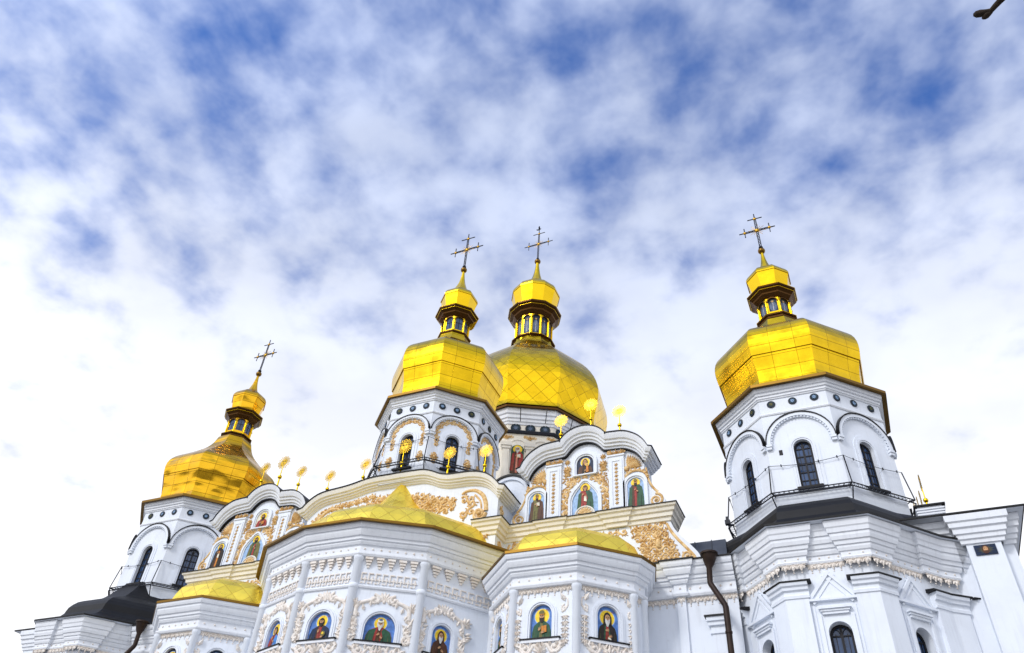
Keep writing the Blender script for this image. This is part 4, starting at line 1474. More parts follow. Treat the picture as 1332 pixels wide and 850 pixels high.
SIDE_L = dict(neck=24.7, ring=25.12, w0=25.42, w1=26.18, cap0=26.22, cap1=26.74, cup=27.85, spire=28.8, ball=29.92, cross0=30.14, arm=31.42, top=32.63)
SIDE_S = dict(rw=.66, neck=.80, ring=.90, cap=1.12, cup=1.0, ball=.17)
BOXY = [(2.98, .06), (2.80, .35), (2.74, .75), (2.80, 1.25), (2.92, 1.8), (3.01, 2.3), (3.00, 2.72), (2.87, 3.10), (2.58, 3.42), (2.15, 3.68), (1.66, 3.92), (1.28, 4.2), (1.02, 4.55), (.90, 4.9), (.85, 5.1)]
side = dict(prof=BOXY, a=2.86, ea=3.24, zE=19.79, z0=12.6, zs=18.56, zm=19.03, rm=.125, hz=17.30, hr=1.14, ww=.60, w0=15.50, w1=17.36, zr=15.32, rr=3.10, kd=1.0, gold='gold_panel', gold_l='gold',
            faces=(0, 1, 2, 7, 6), rail=(0, 1, 7, 6), painted=True, lz=SIDE_L, ls=SIDE_S, arm=.85)
TR, tr_frames = tower(15.0, 2.483, side)
tag(TR, 'near corner tower with smooth gilded dome')
left = dict(side)
left.update(prof=None, gold='gold_crumple', gold_l='gold_crumple', painted=False)
TL, tl_frames = tower(-15.0, 2.483, left)
tag(TL, 'far corner tower whose dome sheets are crumpled')
ftw = dict(prof=BOXY, a=2.46, ea=2.803, zE=21.356, z0=17.12, zs=20.22, zm=20.64, rm=.125, hz=19.36, hr=.86, ww=.60, w0=17.72, w1=19.34, zr=17.85, rr=2.78, kd=.865, gold='gold_panel', gold_l='gold',
           faces=(0, 1, 2, 7), rail=(0, 1, 7), painted=False, arm=.98, ls=dict(rw=.62, neck=.74, ring=.84, cap=1.10, cup=.94, ball=.17),
           lz=dict(neck=25.95, ring=26.40, w0=26.66, w1=27.46, cap0=27.50, cap1=27.98, cup=29.10, spire=30.1, ball=31.42, cross0=31.64, arm=33.02, top=34.28))
TF, tf_frames = tower(0.0, 0.015, ftw, ochre=True)
tag(TF, 'front tower with ochre carving around its arched windows')
# a small square vent in the near tower's front face, a lamp on its railing
mb = MB()
mb.box(tr_frames[0], -.80, -.68, 16.86, 17.06, -.02, .012, 0)
mb.build('vent', 'frame', TR)
mb = MB()
q0 = ngon(15.0, 2.483, 3.10 / math.cos(PI / 8), 8, -PI / 8, 15.33)[7]
mb.box(Frame(q0, (1, 0, 0), (0, 0, 1), (0, -1, 0)), -.09, .09, .0, .16, -.08, .08, 0)
mb.box(Frame(q0, (1, 0, 0), (0, 0, 1), (0, -1, 0)), -.05, .05, .16, .30, -.05, .05, 0)
mb.build('floodlight', 'iron', TR)


# ---- main dome
def main_dome():
    cx, cy = 0.0, 9.642
    n, rot = 10, R_(8)
    ck = math.cos(PI / n)
    zE = 26.07
    rw = 3.92
    ring = [q[:2] for q in ngon(cx, cy, rw, n, rot, 0)]
    mb = MB()
    loft(mb, [ngon(cx, cy, rw, n, rot, z) for z in (14.0, 18.0, 22.0, zE - .1)], 0, False)
    root = mb.build('main_drum', 'cream', cath)
    mb = MB()
    sweep_plan(mb, ring, [(0, 25.05), (.05, 25.08), (.07, 25.2), (.12, 25.24), (.13, 25.38), (.19, 25.42), (.20, 25.6), (.27, 25.66), (.30, 25.9), (.30, 25.98)], 0, True)
    sweep_plan(mb, ring, [(0, 24.50), (.10, 24.52), (.14, 24.62), (.14, 24.66), (0, 24.70)], 1, True)
    mb.build('cornice', ['trim', 'iron'], root)
    mb = MB()
    sweep_plan(mb, ring, [(.22, 25.985), (.42, 25.95), (.44, 25.95), (.44, 26.07), (.1, 26.2)], 0, True)
    mb.build('eave', 'dark_bronze', root)
    mb = MB()
    prof = [(4.40, .08), (4.36, .35), (4.42, .8), (4.58, 1.5), (4.68, 2.2), (4.62, 2.9), (4.38, 3.6), (3.92, 4.4), (3.28, 5.15), (2.58, 5.8), (2.0, 6.3), (1.6, 6.75), (1.40, 7.15), (1.32, 7.5)]
    loft(mb, [ngon(cx, cy, r, n, rot, zE + z) for r, z in resample(prof, 2)], 0)
    mb.build('dome', 'gold_diamond', root)
    lantern(cx, cy, dict(neck=33.0, ring=33.62, w0=33.92, w1=35.42, cap0=35.50, cap1=36.28, cup=38.05, spire=39.6, ball=41.52, cross0=41.8, arm=43.36, top=44.95), 12, PI / 12,
            dict(rw=1.14, neck=1.34, ring=1.42, cap=1.76, cup=1.62, ball=.22), root, True, 'gold')
    gilded_cross(cx, cy, 41.78, 43.36, 44.9, 1.08, root, True)
    for k in (9, 0, 1):
        fr, ln = face_frame(ring[k], ring[(k + 1) % n])
        for j in range(3):
            mb = MB()
            u = (j - 1) * .78
            cir = lambda r, nn=20: [(u + r * math.cos(2 * PI * i / nn), 24.86 + r * math.sin(2 * PI * i / nn)) for i in range(nn)]
            mb.prism(fr, cir(.24), 0, .04, 0)
            stroke(mb, fr, cir(.245) + cir(.245)[:1], .03, .03, 2, .03)
            star = [(u + (.17 if i % 2 == 0 else .07) * math.cos(PI * i / 8), 24.86 + (.17 if i % 2 == 0 else .07) * math.sin(PI * i / 8)) for i in range(16)]
            mb.prism(fr, star, .041, .05, 1)
            mb.build('medallion', ['medal', 'p_steelblue', 'iron'], root)
        for u in (-ln / 2, 0):
            mb = MB()
            mb.box(fr, u - .17, u + .17, 21.2, 23.45, 0, .22)
            mb.box(fr, u - .10, u + .10, 21.5, 23.25, .22, .24)
            mb.box(fr, u - .24, u + .24, 23.45, 23.60, 0, .27)
            mb.box(fr, u - .29, u + .29, 23.60, 23.82, 0, .32)
            mb.build('pilaster', 'cream', root)
            mb = MB()
            c = u + ln / 4
            stroke(mb, fr, [(c + .48 * math.cos(PI * i / 12), 23.72 + .42 * math.sin(PI * i / 12)) for i in range(13)], .05, .05, 1, 0)
            for sg in (-1, 1):
                palmette(mb, fr, (c + sg * .5, 24.2), PI / 2 - sg * .6, .25, 5, 2.4, 0, 0)
                scroll(mb, fr, (c + sg * .36, 24.32), .1, 0, 1.2, sg, .03, 0, 0, 3)
            mb.build('stucco_ornament', ['ochre', 'cream'], root)
    mb = MB()
    for az in (18, 37, 58):
        a = R_(az)
        d = Vector((math.sin(a), -math.cos(a), 0))
        c0 = Vector((cx, cy, 0))
        mb.tube([c0 + d * 4.30 + Vector((0, 0, 25.95)), c0 + d * 4.16 + Vector((0, 0, 25.5)), c0 + d * 4.02 + Vector((0, 0, 25.15))], .022, 0, 5)
    mb.build('stay_rod', 'iron', root)
    fr, ln = face_frame(ring[0], ring[1])
    ICONS.append((Frame(fr.p(-ln / 4, 22.1, .02), fr.U, fr.V, fr.N), .66, 1.72,
                  S(bg='green', robe='brown', cloak='red', inner='pink', hair='grey', beard='grey', head='hair', prop='book', full=True,
                    label='full-length painted elder in red holding a white book on the drum below the main dome')))
    return root


tag(main_dome(), 'drum of the largest dome, gilded in diamond sheets')
# lunette wall at the foot of the main drum
fr = front_frame(4.05, -.9)
mb = MB()
mb.prism(fr, [(.95 * math.cos(PI * k / 16), 16.55 + .95 * math.sin(PI * k / 16)) for k in range(17)] + [(-.95, 14.6), (.95, 14.6)], -.8, 0, 0)
lun = mb.build('lunette', 'white', cath)
mb = MB()
mb.strip(fr, [(1.0 * math.cos(PI - PI * k / 16), 16.55 + 1.0 * math.sin(PI * k / 16)) for k in range(17)], [(.92 * math.cos(PI - PI * k / 16), 16.55 + .92 * math.sin(PI * k / 16)) for k in range(17)], -.8, .12, 1)
mb.strip(fr, [(.91 * math.cos(PI - PI * k / 16), 16.55 + .91 * math.sin(PI * k / 16)) for k in range(17)], [(.78 * math.cos(PI - PI * k / 16), 16.55 + .78 * math.sin(PI * k / 16)) for k in range(17)], 0, .07, 0)
mb.build('hood_mould', ['white', 'black'], lun)


# ---- corner chapels under the outer towers
def chapel(cx, sgn):
    zE = 12.80
    E = [(-4.3, -.55), (-3.25, -1.30), (-1.42, -3.36), (1.42, -3.36), (3.25, -1.30), (4.3, -.55), (4.6, -.45)]
    if sgn < 0:
        E = [(-x, y) for x, y in reversed(E)]
    E = [(cx + x, y) for x, y in E]
    inset = .55
    wall = offset_poly(E, -inset)
    mb = MB()
    nf = len(wall) - 1
    wf = [k for k in range(nf) if (Vector(wall[k + 1]) - Vector(wall[k])).length > 1.7]
    for k in range(nf):
        fr, ln = face_frame(wall[k], wall[k + 1])
        wall_panel(mb, fr, -ln / 2, ln / 2, 0, zE - .05, (0.02, 8.2, .60, 10.06) if k in wf else None, .34)
    root = mb.build('chapel', 'white', cath)
    # cornice with breaks over the corner pilasters
    path = []
    for k in range(len(wall)):
        p = Vector(wall[k])
        if 0 < k < len(wall) - 1:
            d0 = (p - Vector(wall[k - 1])).normalized()
            d1 = (Vector(wall[k + 1]) - p).normalized()
            n0, n1 = Vector((d0.y, -d0.x)), Vector((d1.y, -d1.x))
            L0 = (p - Vector(wall[k - 1])).length
            L1 = (Vector(wall[k + 1]) - p).length
            l0, l1 = min(.66, L0 * .4), min(.66, L1 * .4)
            e = .12
            A = p - d0 * l0
            B = p + d1 * l1
            bb = n0 + n1
            mid = p + bb * (e / (1 + n0.dot(n1)))
            for q in (A, A + n0 * e, mid, B + n1 * e, B):
                path.append((q.x, q.y))
        else:
            path.append((p.x, p.y))
    mb = MB()
    CC = [(0, -1.12), (.05, -1.10), (.07, -1.05), (.05, -1.02), (.05, -.90), (.09, -.88), (.12, -.80), (.12, -.74), (.16, -.72), (.18, -.62), (.22, -.60), (.25, -.50), (.25, -.42), (.29, -.40), (.31, -.28), (.34, -.24), (.36, -.12), (.36, -.06)]
    sweep_plan(mb, path, [(o * .95, z + zE) for o, z in CC], 0)
    mb.build('cornice', 'trim', root)
    mb = MB()
    sweep_plan(mb, wall, [(.2, zE - .062), (inset - .01, zE - .03), (inset, zE - .03)], 0)
    sweep_plan(mb, wall, [(inset - .012, zE - .031), (inset + .02, zE - .03), (inset + .02, zE + .03), (inset - .3, zE + .08)], 1)
    mb.build('eave', ['white', 'black'], root)
    mb = MB()
    cr = (cx, 1.2)
    prof = [(.985, .04), (.91, .18), (.84, .36), (.79, .62), (.775, .9), (.715, 1.25)]
    prof += [(.62, 1.44), (.5, 1.52), (.40, 1.56), (.34, 1.6)] if sgn > 0 else [(.63, 1.47), (.54, 1.67), (.47, 2.0), (.42, 2.3), (.36, 2.7)]
    loft(mb, [[(cr[0] + (x - cr[0]) * s, cr[1] + (y - cr[1]) * s, zE + z) for x, y in E] for s, z in resample(prof, 2)], 0, True, False)
    mb.build('chapel_roof', 'black', root)
    orn = MB()
    for k in range(len(path) - 1):
        fr, ln = face_frame(path[k], path[k + 1])
        if ln > .25:
            orn.box(fr, -ln / 2, ln / 2, zE - 1.125, zE - 1.095, 0, .03)
            studs(orn, fr, -ln / 2, ln / 2, zE - .96, .24, .032, .045)
            pendants(orn, fr, -ln / 2 + .03, ln / 2 - .03, zE - 1.11, .19, .21, 0)
    orn.build('stucco_ornament', 'pale', root)
    # corner pilasters with black-topped caps
    for k in range(1, len(wall) - 1):
        p = Vector(wall[k])
        d0 = (p - Vector(wall[k - 1])).normalized()
        d1 = (Vector(wall[k + 1]) - p).normalized()
        l0, l1 = min(.56, (p - Vector(wall[k - 1])).length * .38), min(.56, (Vector(wall[k + 1]) - p).length * .38)
        pl = [tuple(p - d0 * l0), tuple(p), tuple(p + d1 * l1)]
        mb = MB()
        sweep_plan(mb, pl, [(.12, 0), (.12, 10.76)], 0)
        for e, dd in ((0, d0), (2, d1)):
            q = Vector(pl[e])
            nrm = Vector((dd.y, -dd.x))
            mb.face([(q.x, q.y, 0), (q.x + nrm.x * .12, q.y + nrm.y * .12, 0), (q.x + nrm.x * .12, q.y + nrm.y * .12, 10.76), (q.x, q.y, 10.76)])
        pl2 = [tuple(p - d0 * (l0 + .04)), tuple(p), tuple(p + d1 * (l1 + .04))]
        sweep_plan(mb, pl2, [(0, 10.70), (.15, 10.72), (.16, 10.80), (.13, 10.83), (.13, 10.92), (.19, 10.95), (.20, 11.03), (.25, 11.06), (.27, 11.14), (0, 11.145)], 0)
        pl3 = [tuple(p - d0 * (l0 + .14)), tuple(p), tuple(p + d1 * (l1 + .14))]
        sweep_plan(mb, pl3, [(0, 11.146), (.29, 11.147), (.29, 11.19), (0, 11.25)], 1)
        mb.build('corner_pilaster', ['white', 'black'], root)
    for k in wf:
        fr, ln = face_frame(wall[k], wall[k + 1])
        mb = MB()
        tri = lambda b_, t, hwid: [(-hwid, b_), (hwid, b_), (0, t)]
        o = tri(10.68, 11.47, .66)
        mb.prism(fr, o, 0, .04, 0)
        for (q0_, q1_, n1) in ((o[0], o[2], .09), (o[1], o[2], .086)):
            d = (Vector(q1_) - Vector(q0_)).normalized()
            nn = Vector((-d.y, d.x)) * (1 if q0_[0] < 0 else -1)
            a_, b_ = Vector(q0_), Vector(q1_)
            poly = [tuple(a_), tuple(b_), tuple(b_ - nn * .09), tuple(a_ - nn * .09)]
            mb.prism(fr, poly, 0.0, n1, 0)
            poly = [tuple(a_ - nn * .16), tuple(b_ - nn * .16), tuple(b_ - nn * .22), tuple(a_ - nn * .22)]
            mb.prism(fr, poly, 0.002, n1 - .025, 0)
        mb.box(fr, -.71, .71, 10.62, 10.685, 0, .11)
        mb.build('pediment', 'white', root)
        mb = MB()
        for j, (wd, z0, z1, n1) in enumerate(((.42, 10.38, 10.44, .14), (.38, 10.32, 10.38, .10), (.34, 10.25, 10.32, .07))):
            mb.box(fr, -wd, wd, z0, z1 - .002, 0, n1)
        for sg in (-1, 1):
            mb.box(fr, sg * .42 - .045, sg * .42 + .045, 7.8, 10.248, 0, .05)
            mb.box(fr, sg * .53 - .025, sg * .53 + .025, 7.8, 10.5, 0, .025)
        mb.build('window_surround', 'white', root)
        window('window', fr, .02, 8.2, .60, 10.06, -.30, root, 3)
    return root


chapel(15.0, 1)
chapel(-15.0, -1)


# ---- outer blocks beyond the chapels
def end_block(sg):
    y0 = -.9
    fr = front_frame(0, y0)
    X = lambda a, b_: (a, b_) if sg > 0 else (-b_, -a)
    mb = MB()
    mb.box(fr, *X(17.0, 20.0), 0, 13.5, -12, -.32)
    root = mb.build('end_block', 'white', cath)
    mb = MB()
    mb.box(fr, *X(18.85, 19.75), 0, 12.75, -.4, 0)
    mb.box(fr, *X(19.749, 20.10), 0, 12.75, -3.2, -.30)
    mb.build('corner_pilaster', 'white', root)
    mb = MB()
    pl = [(17.0, y0 + .32), (18.78, y0 + .32), (18.78, y0), (19.82, y0), (19.82, y0 + .30), (20.12, y0 + .30), (20.12, y0 + 3.2), (20.0, y0 + 3.2), (20.0, y0 + 12)]
    if sg < 0:
        pl = [(-x, y) for x, y in reversed(pl)]
    cp = [(0, 12.62), (.05, 12.64), (.06, 12.74), (.11, 12.77), (.12, 12.88), (.17, 12.91), (.18, 13.05), (.24, 13.09), (.25, 13.22), (.30, 13.26), (.31, 13.42), (.31, 13.45)]
    sweep_plan(mb, pl, cp, 0)
    mb.build('cornice', 'trim', root)
    mb = MB()
    p2 = [(16.5, y0 + .3), (20.0, y0 + .3), (20.0, y0 + 12)]
    if sg < 0:
        p2 = [(-x, y) for x, y in reversed(p2)]
    sweep_plan(mb, p2, [(.1, 13.452), (.60, 13.475)], 0)
    sweep_plan(mb, p2, [(.585, 13.474), (.62, 13.476), (.62, 13.53), (.1, 13.60)], 1)
    b2 = offset_poly(p2, .1)
    mb.face([(x, y, 13.60) for x, y in b2] + [(b2[0][0], b2[2][1], 13.60)], 1)
    mb.build('eave', ['white', 'black'], root)
    return root


eb_r = end_block(1)
end_block(-1)
# raised parapet block on the near one, with the side facade's sun discs seen on edge behind it
fr = front_frame(18.34, .1)
mb = MB()
mb.box(fr, -.36, .36, 13.5, 14.48, -1.0, 0)
for k in range(5):
    mb.box(fr, -.37 - .012 * k, .37 + .012 * k, 14.02 + k * .085, 14.07 + k * .085, -1.01 - .012 * k, .01 + .012 * k)
mb.box(fr, -.46, .46, 14.48, 14.53, -1.08, .09, 1)
mb.build('parapet', ['trim', 'black'], eb_r)
for x, y, z in ((18.50, 3.5, 15.55), (18.65, 6.5, 16.90), (18.76, 9.5, 18.23)):
    mb = MB()
    mb.box(front_frame(x, y + .12), -.14, .14, 13.55, z, -.0, .24)
    mb.build('pedestal', 'trim', eb_r)

# ---- plain walls between the apse and the chapel, with their frieze
for sg in (-1, 1):
    mb = MB()
    pl = [(9.3, -1.52), (10.45, -1.52), (10.45, -1.62), (10.72, -1.62), (10.72, -1.52), (12.3, -1.52)]
    if sg < 0:
        pl = [(-x, y) for x, y in reversed(pl)]
    fr = front_frame(0, -1.52)
    sweep_plan(mb, pl, [(0, 0), (0, 12.72)], 0)
    root = mb.build('link_wall', 'white', cath)
    mb = MB()
    sweep_plan(mb, pl, [(o * .9, z + 12.74) for o, z in CORN], 0)
    mb.build('cornice', 'trim', root)
    mb = MB()
    sweep_plan(mb, pl, [(.3, 12.712), (.43, 12.713), (.43, 12.75), (-.1, 12.84)], 0)
    mb.build('eave', 'black', root)
    mb = MB()
    for k in range(len(pl) - 1):
        f2, ln = face_frame(pl[k], pl[k + 1])
        if ln > .2:
            studs(mb, f2, -ln / 2, ln / 2, 12.74 - .83, .3, .035, .07)
            pendants(mb, f2, -ln / 2 + .02, ln / 2 - .02, 12.74 - 1.10, .20, .22, 0)
    mb.build('stucco_ornament', 'pale', root)
    mb = MB()
    c = 11.62 * sg
    mb.box(fr, c - .20, c + .20, 0, 10.45, 0, .10, 0)
    mb.box(fr, c - .24, c + .24, 10.45, 10.52, 0, .14, 0)
    mb.box(fr, c - .22, c + .22, 10.52, 10.68, 0, .12, 0)
    mb.box(fr, c - .28, c + .28, 10.68, 10.80, 0, .19, 0)
    mb.box(fr, c - .31, c + .31, 10.80, 10.92, 0, .24, 0)
    mb.box(fr, c - .36, c + .36, 10.92, 10.97, 0, .28, 1)
    mb.build('pilaster', ['white', 'black'], root)

# ---- downpipes with funnels in the corners
for sg in (-1, 1):
    mb = MB()
    P = [(11.66 * sg, -2.05, 12.74), (11.64 * sg, -2.05, 12.45), (11.62 * sg, -2.05, 12.30), (11.60 * sg, -2.05, 11.85), (11.62 * sg, -2.06, 11.78), (12.0 * sg, -2.28, 11.02), (12.02 * sg, -2.30, 10.94), (12.02 * sg, -2.30, 9.0), (12.02 * sg, -2.30, 0.1)]
    mb.tube(P, [.24, .16, .088, .088, .088, .088, .088, .088, .088], 0, 12)
    for z in (10.2, 8.2, 6.2, 4.2, 2.2):
        mb.tube([(12.02 * sg, -2.30, z - .03), (12.02 * sg, -2.30, z + .03)], .105, 0, 12)
    mb.tube([(11.66 * sg, -2.05, 12.72), (11.66 * sg, -2.05, 12.78)], .275, 0, 12)
    mb.build('downpipe', 'copper', cath)


# ------------------------------------------------------------------ icons (painted panels in the niches)
PN = ['bg', 'halo', 'skin', 'hair', 'beard', 'robe', 'cloak', 'inner', 'prop', 'rim', 'red']


def ell(cu, cv, ru, rv, n=20, a0=0, a1=2 * PI):
    return [(cu + ru * math.cos(a0 + (a1 - a0) * k / n), cv + rv * math.sin(a0 + (a1 - a0) * k / n)) for k in range(n + (0 if abs(a1 - a0 - 2 * PI) < 1e-6 else 1))]


def icon(fr, W, H, sp):
    """a painted panel: every layer of paint a thin sheet over the last"""
    base = fr.O.copy()
    f = Frame((0, 0, 0), fr.U, fr.V, fr.N)
    names = ['p_' + sp['bg'], 'p_halo', 'p_skin', 'p_' + (sp['hair'] or 'dark'), 'p_' + (sp['beard'] or 'dark'), 'p_' + sp['robe'], 'p_' + sp['cloak'], 'p_' + sp['inner'], 'p_paper', 'p_dark', 'p_red', 'p_olive', 'p_' + sp.get('chest', 'olive'),
             'p_orange', 'p_steelblue', 'p_sky']
    mb = MB()
    o = sp.get('outline') or arch(0, 0, W, H)
    z = [0.0]
    mb.prism(f, list(reversed(o)), -.02 if not sp.get('outline') else -.004, 0.0, 0, 9)

    def lay(poly, m):
        z[0] += .0016
        ar = sum(poly[i][0] * poly[(i + 1) % len(poly)][1] - poly[(i + 1) % len(poly)][0] * poly[i][1] for i in range(len(poly)))
        if ar < 0:
            poly = poly[::-1]
        mb.face([f.p(u, v, z[0]) for u, v in poly], m)
    ft = W * 1.0
    if sp['full']:
        fh = H * .93
        s = fh / 7.2            # head unit
        fw = min(s * 2.9, W * .82)
        hv = fh - s * .70
        if sp['bg'] in ('sky',):
            for k in range(5):
                lay([(-W * .42 + k * W * .17, H * (.06 + .02 * (k % 2))), (-W * .30 + k * W * .17, H * .05), (-W * .34 + k * W * .17, H * (.4 + .05 * (k % 3)))], 14 if k % 2 else 15)
        lay(ell(0, hv, s * 1.08, s * 1.08), 1)
        # robe to the ground, cloak over the shoulders
        lay([(-fw * .62, 0.01), (fw * .62, 0.01), (fw * .60, s * 1.6), (fw * .52, s * 3.6), (fw * .50, s * 5.2), (fw * .28, s * 5.95), (-fw * .28, s * 5.95), (-fw * .50, s * 5.2), (-fw * .52, s * 3.6), (-fw * .6, s * 1.6)], 5)
        lay([(fw * .05, s * .5), (fw * .66, s * .25), (fw * .60, s * 3.2), (fw * .52, s * 5.2), (fw * .26, s * 5.9), (fw * .02, s * 5.7), (fw * .20, s * 4.2), (fw * .06, s * 2.4)], 6)
        lay([(-fw * .66, s * .8), (-fw * .36, s * .6), (-fw * .30, s * 3.0), (-fw * .26, s * 5.6), (-fw * .50, s * 5.25), (-fw * .56, s * 3.2)], 6)
        lay([(-fw * .14, s * .3), (fw * .05, s * .2), (fw * .07, s * 5.4), (-fw * .1, s * 5.4)], 7)
        for k in range(4):
            x = -fw * .45 + k * fw * .28
            lay([(x, s * .2), (x + s * .07, s * .2), (x + s * .1, s * 3.0), (x + s * .04, s * 3.2)], 9 if k % 2 else 11)
        hs, hc = s * .46, hv
    else:
        s = H * .16
        hc = H * .66
        hs = s * .62
        lay(ell(0, hc + s * .08, H * .25, H * .25, 24), 15)
        lay(ell(0, hc + s * .08, H * .225, H * .225, 24), 1)
        if H > .8 or sp['bg'] == 'blue':
            # pale glow of paint round the halo is left to the blue ground; letters at either side
            for sg in (-1, 1):
                for k in range(3):
                    u = sg * (W * .20 + k * .032)
                    v = min(H * .93, H * .90 - abs(u) * .25)
                    lay([(u - .010, v - .016), (u + .004, v - .016), (u + .010, v + .016), (u - .004, v + .016)], 10)
        sw = W * .44
        lay([(-sw, .01), (sw, .01), (sw * .97, H * .22), (sw * .80, H * .40), (sw * .42, H * .50), (sw * .18, H * .54), (-sw * .18, H * .54), (-sw * .42, H * .50), (-sw * .80, H * .40), (-sw * .97, H * .22)], 5)
        lay([(sw * .12, .012), (sw * .99, .012), (sw * .95, H * .22), (sw * .78, H * .40), (sw * .30, H * .515), (sw * .16, H * .40), (sw * .30, H * .2)], 6)
        lay([(-sw * .98, .012), (-sw * .45, .012), (-sw * .38, H * .22), (-sw * .26, H * .5), (-sw * .78, H * .41), (-sw * .95, H * .22)], 6)
        lay([(-sw * .24, .014), (sw * .10, .014), (sw * .12, H * .46), (-sw * .14, H * .48)], 7)
        if sp.get('chest'):
            lay([(-sw * .2, .015), (sw * .9, .015), (sw * .82, H * .36), (sw * .2, H * .5), (-sw * .1, H * .3)], 12)
        for k in range(5):
            x = -sw * .8 + k * sw * .38
            lay([(x, .016), (x + W * .016, .016), (x + W * .05 * (1 if k < 2 else -.2), H * .34)], 9 if k % 2 else 11)
    # head
    hd = sp['head']
    if hd in ('hair', 'turban'):
        lay(ell(0, hc - hs * .12, hs * 1.22, hs * 1.5), 3)
    if hd in ('hood', 'cowl'):
        lay([(-hs * 1.35, hc - hs * 1.9), (-hs * 1.25, hc + hs * .4), (-hs * .7, hc + hs * 1.5), (0, hc + hs * 1.8), (hs * .7, hc + hs * 1.5), (hs * 1.25, hc + hs * .4), (hs * 1.35, hc - hs * 1.9)], 6)
    lay([(-hs * .35, hc - hs * 1.6), (hs * .35, hc - hs * 1.6), (hs * .3, hc - hs * .6), (-hs * .3, hc - hs * .6)], 2)
    lay(ell(0, hc, hs * .80, hs * 1.1), 2)
    if sp['beard']:
        bl = 2.5 if sp['beard'] == 'grey' else 1.9
        lay([(-hs * .78, hc - hs * .1), (-hs * .45, hc - hs * .42), (hs * .45, hc - hs * .42), (hs * .78, hc - hs * .1), (hs * .72, hc - hs * 1.1), (hs * .1, hc - hs * bl), (-hs * .3, hc - hs * bl * .95), (-hs * .74, hc - hs * 1.1)], 4)
    lay([(-hs * .07, hc - hs * .28), (hs * .13, hc - hs * .28), (hs * .06, hc + hs * .22), (-hs * .06, hc + hs * .22)], 11)
    for sg in (-1, 1):
        lay(ell(sg * hs * .34, hc + hs * .14, hs * .15, hs * .09, 8), 9)
        lay([(sg * hs * .12, hc + hs * .28), (sg * hs * .56, hc + hs * .30), (sg * hs * .54, hc + hs * .38), (sg * hs * .14, hc + hs * .36)], 9)
    lay(ell(0, hc - hs * .48, hs * .22, hs * .07, 8), 10)
    if hd == 'hair':
        lay(ell(0, hc + hs * .62, hs * .86, hs * .56, 14, 0, PI), 3)
    if hd == 'turban':
        lay(ell(0, hc + hs * 1.0, hs * 1.12, hs * .62), 8)
        lay(ell(0, hc + hs * 1.35, hs * .7, hs * .4), 14)
    if hd == 'mitre':
        lay([(-hs * .78, hc + hs * .5), (hs * .78, hc + hs * .5), (hs * .88, hc + hs * 1.35), (hs * .4, hc + hs * 1.85), (-hs * .4, hc + hs * 1.85), (-hs * .88, hc + hs * 1.35)], 11)
        lay([(-hs * .78, hc + hs * .5), (hs * .78, hc + hs * .5), (hs * .8, hc + hs * .72), (-hs * .8, hc + hs * .72)], 13)
    # hands and what they hold
    yb = hc - hs * 4.2 if sp['full'] else H * .26
    u0 = hs * 1.0

    def hand(cu, cv, ang, l=None):
        l = l or hs * 1.1
        d = Vector((math.cos(ang), math.sin(ang)))
        q = Vector((-d.y, d.x))
        c = Vector((cu, cv))
        lay([tuple(c + d * a + q * b_) for a, b_ in ((-l * .5, -l * .22), (l * .1, -l * .28), (l * .2, l * .26), (-l * .5, l * .2))], 2)
        for k in range(4):
            e = c + d * (l * .12) + q * (l * (-.22 + .15 * k))
            dd = (d + q * (.12 * (k - 1.5))).normalized()
            ln = l * (.42 if k in (1, 2) else .34)
            lay([tuple(e - q * l * .05), tuple(e + dd * ln - q * l * .04), tuple(e + dd * ln + q * l * .04), tuple(e + q * l * .06)], 2)
        e = c + q * (l * .2) - d * (l * .1)
        dd = (d * .5 + q).normalized()
        lay([tuple(e - d * l * .07), tuple(e + dd * l * .3 - d * l * .04), tuple(e + dd * l * .3 + d * l * .05), tuple(e + d * l * .08)], 2)
    pr = sp['prop']
    if pr == 'book':
        lay([(u0 * .1, yb - hs * .9), (u0 * 1.7, yb - hs * .7), (u0 * 1.6, yb + hs * 1.3), (u0 * .0, yb + hs * 1.1)], 8 if sp['full'] else 13)
        lay([(u0 * .82, yb - hs * .8), (u0 * .92, yb - hs * .8), (u0 * .86, yb + hs * 1.2), (u0 * .76, yb + hs * 1.2)], 11)
        hand(u0 * .5, yb - hs * .7, .3)
        hand(-u0 * .5, yb + hs * .3, .9)
    elif pr == 'orb':
        lay(ell(u0 * 1.6, yb - hs * .5, hs * 1.0, hs * 1.0), 11)
        lay(ell(u0 * 1.5, yb - hs * .3, hs * .45, hs * .45), 1)
        hand(u0 * 1.3, yb - hs * 1.5, .3)
        hand(-u0 * .4, yb + hs * .6, 1.2)
    elif pr == 'scroll':
        lay([(-u0 * .5, yb - hs * 2.4), (u0 * .8, yb - hs * 2.9), (u0 * .7, yb - hs * .3), (-u0 * .4, yb - hs * .1)], 8)
        hand(u0 * .3, yb, .4)
        hand(-u0 * .9, yb + hs * .9, .7)
    elif pr == 'child':
        lay(ell(u0 * 1.15, hc - hs * 1.6, hs * .9, hs * .9), 1)
        lay(ell(u0 * 1.1, hc - hs * 1.6, hs * .5, hs * .6), 2)
        lay([(u0 * .5, H * .1), (u0 * 1.9, H * .12), (u0 * 1.6, hc - hs * 2.2), (u0 * .7, hc - hs * 2.2)], 13)
        hand(u0 * .2, H * .2, .5)
    elif pr == 'cloth':
        hand(0, yb, 2.2)
        hand(-u0 * .9, yb + hs * 1.2, 1.2)
    elif pr == 'hands':
        hand(-u0 * .2, yb + hs * .5, .15)
        hand(u0 * .7, yb - hs * 1.2, .5)
        lay([(-u0 * .1, yb - hs * 2.0), (u0 * .9, yb - hs * 2.2), (u0 * .9, yb - hs * 1.8), (u0 * 0, yb - hs * 1.5)], 8)
    else:
        hand(-u0 * .3, yb + hs * .2, .6)
        hand(u0 * .8, yb - hs * .8, 2.4)
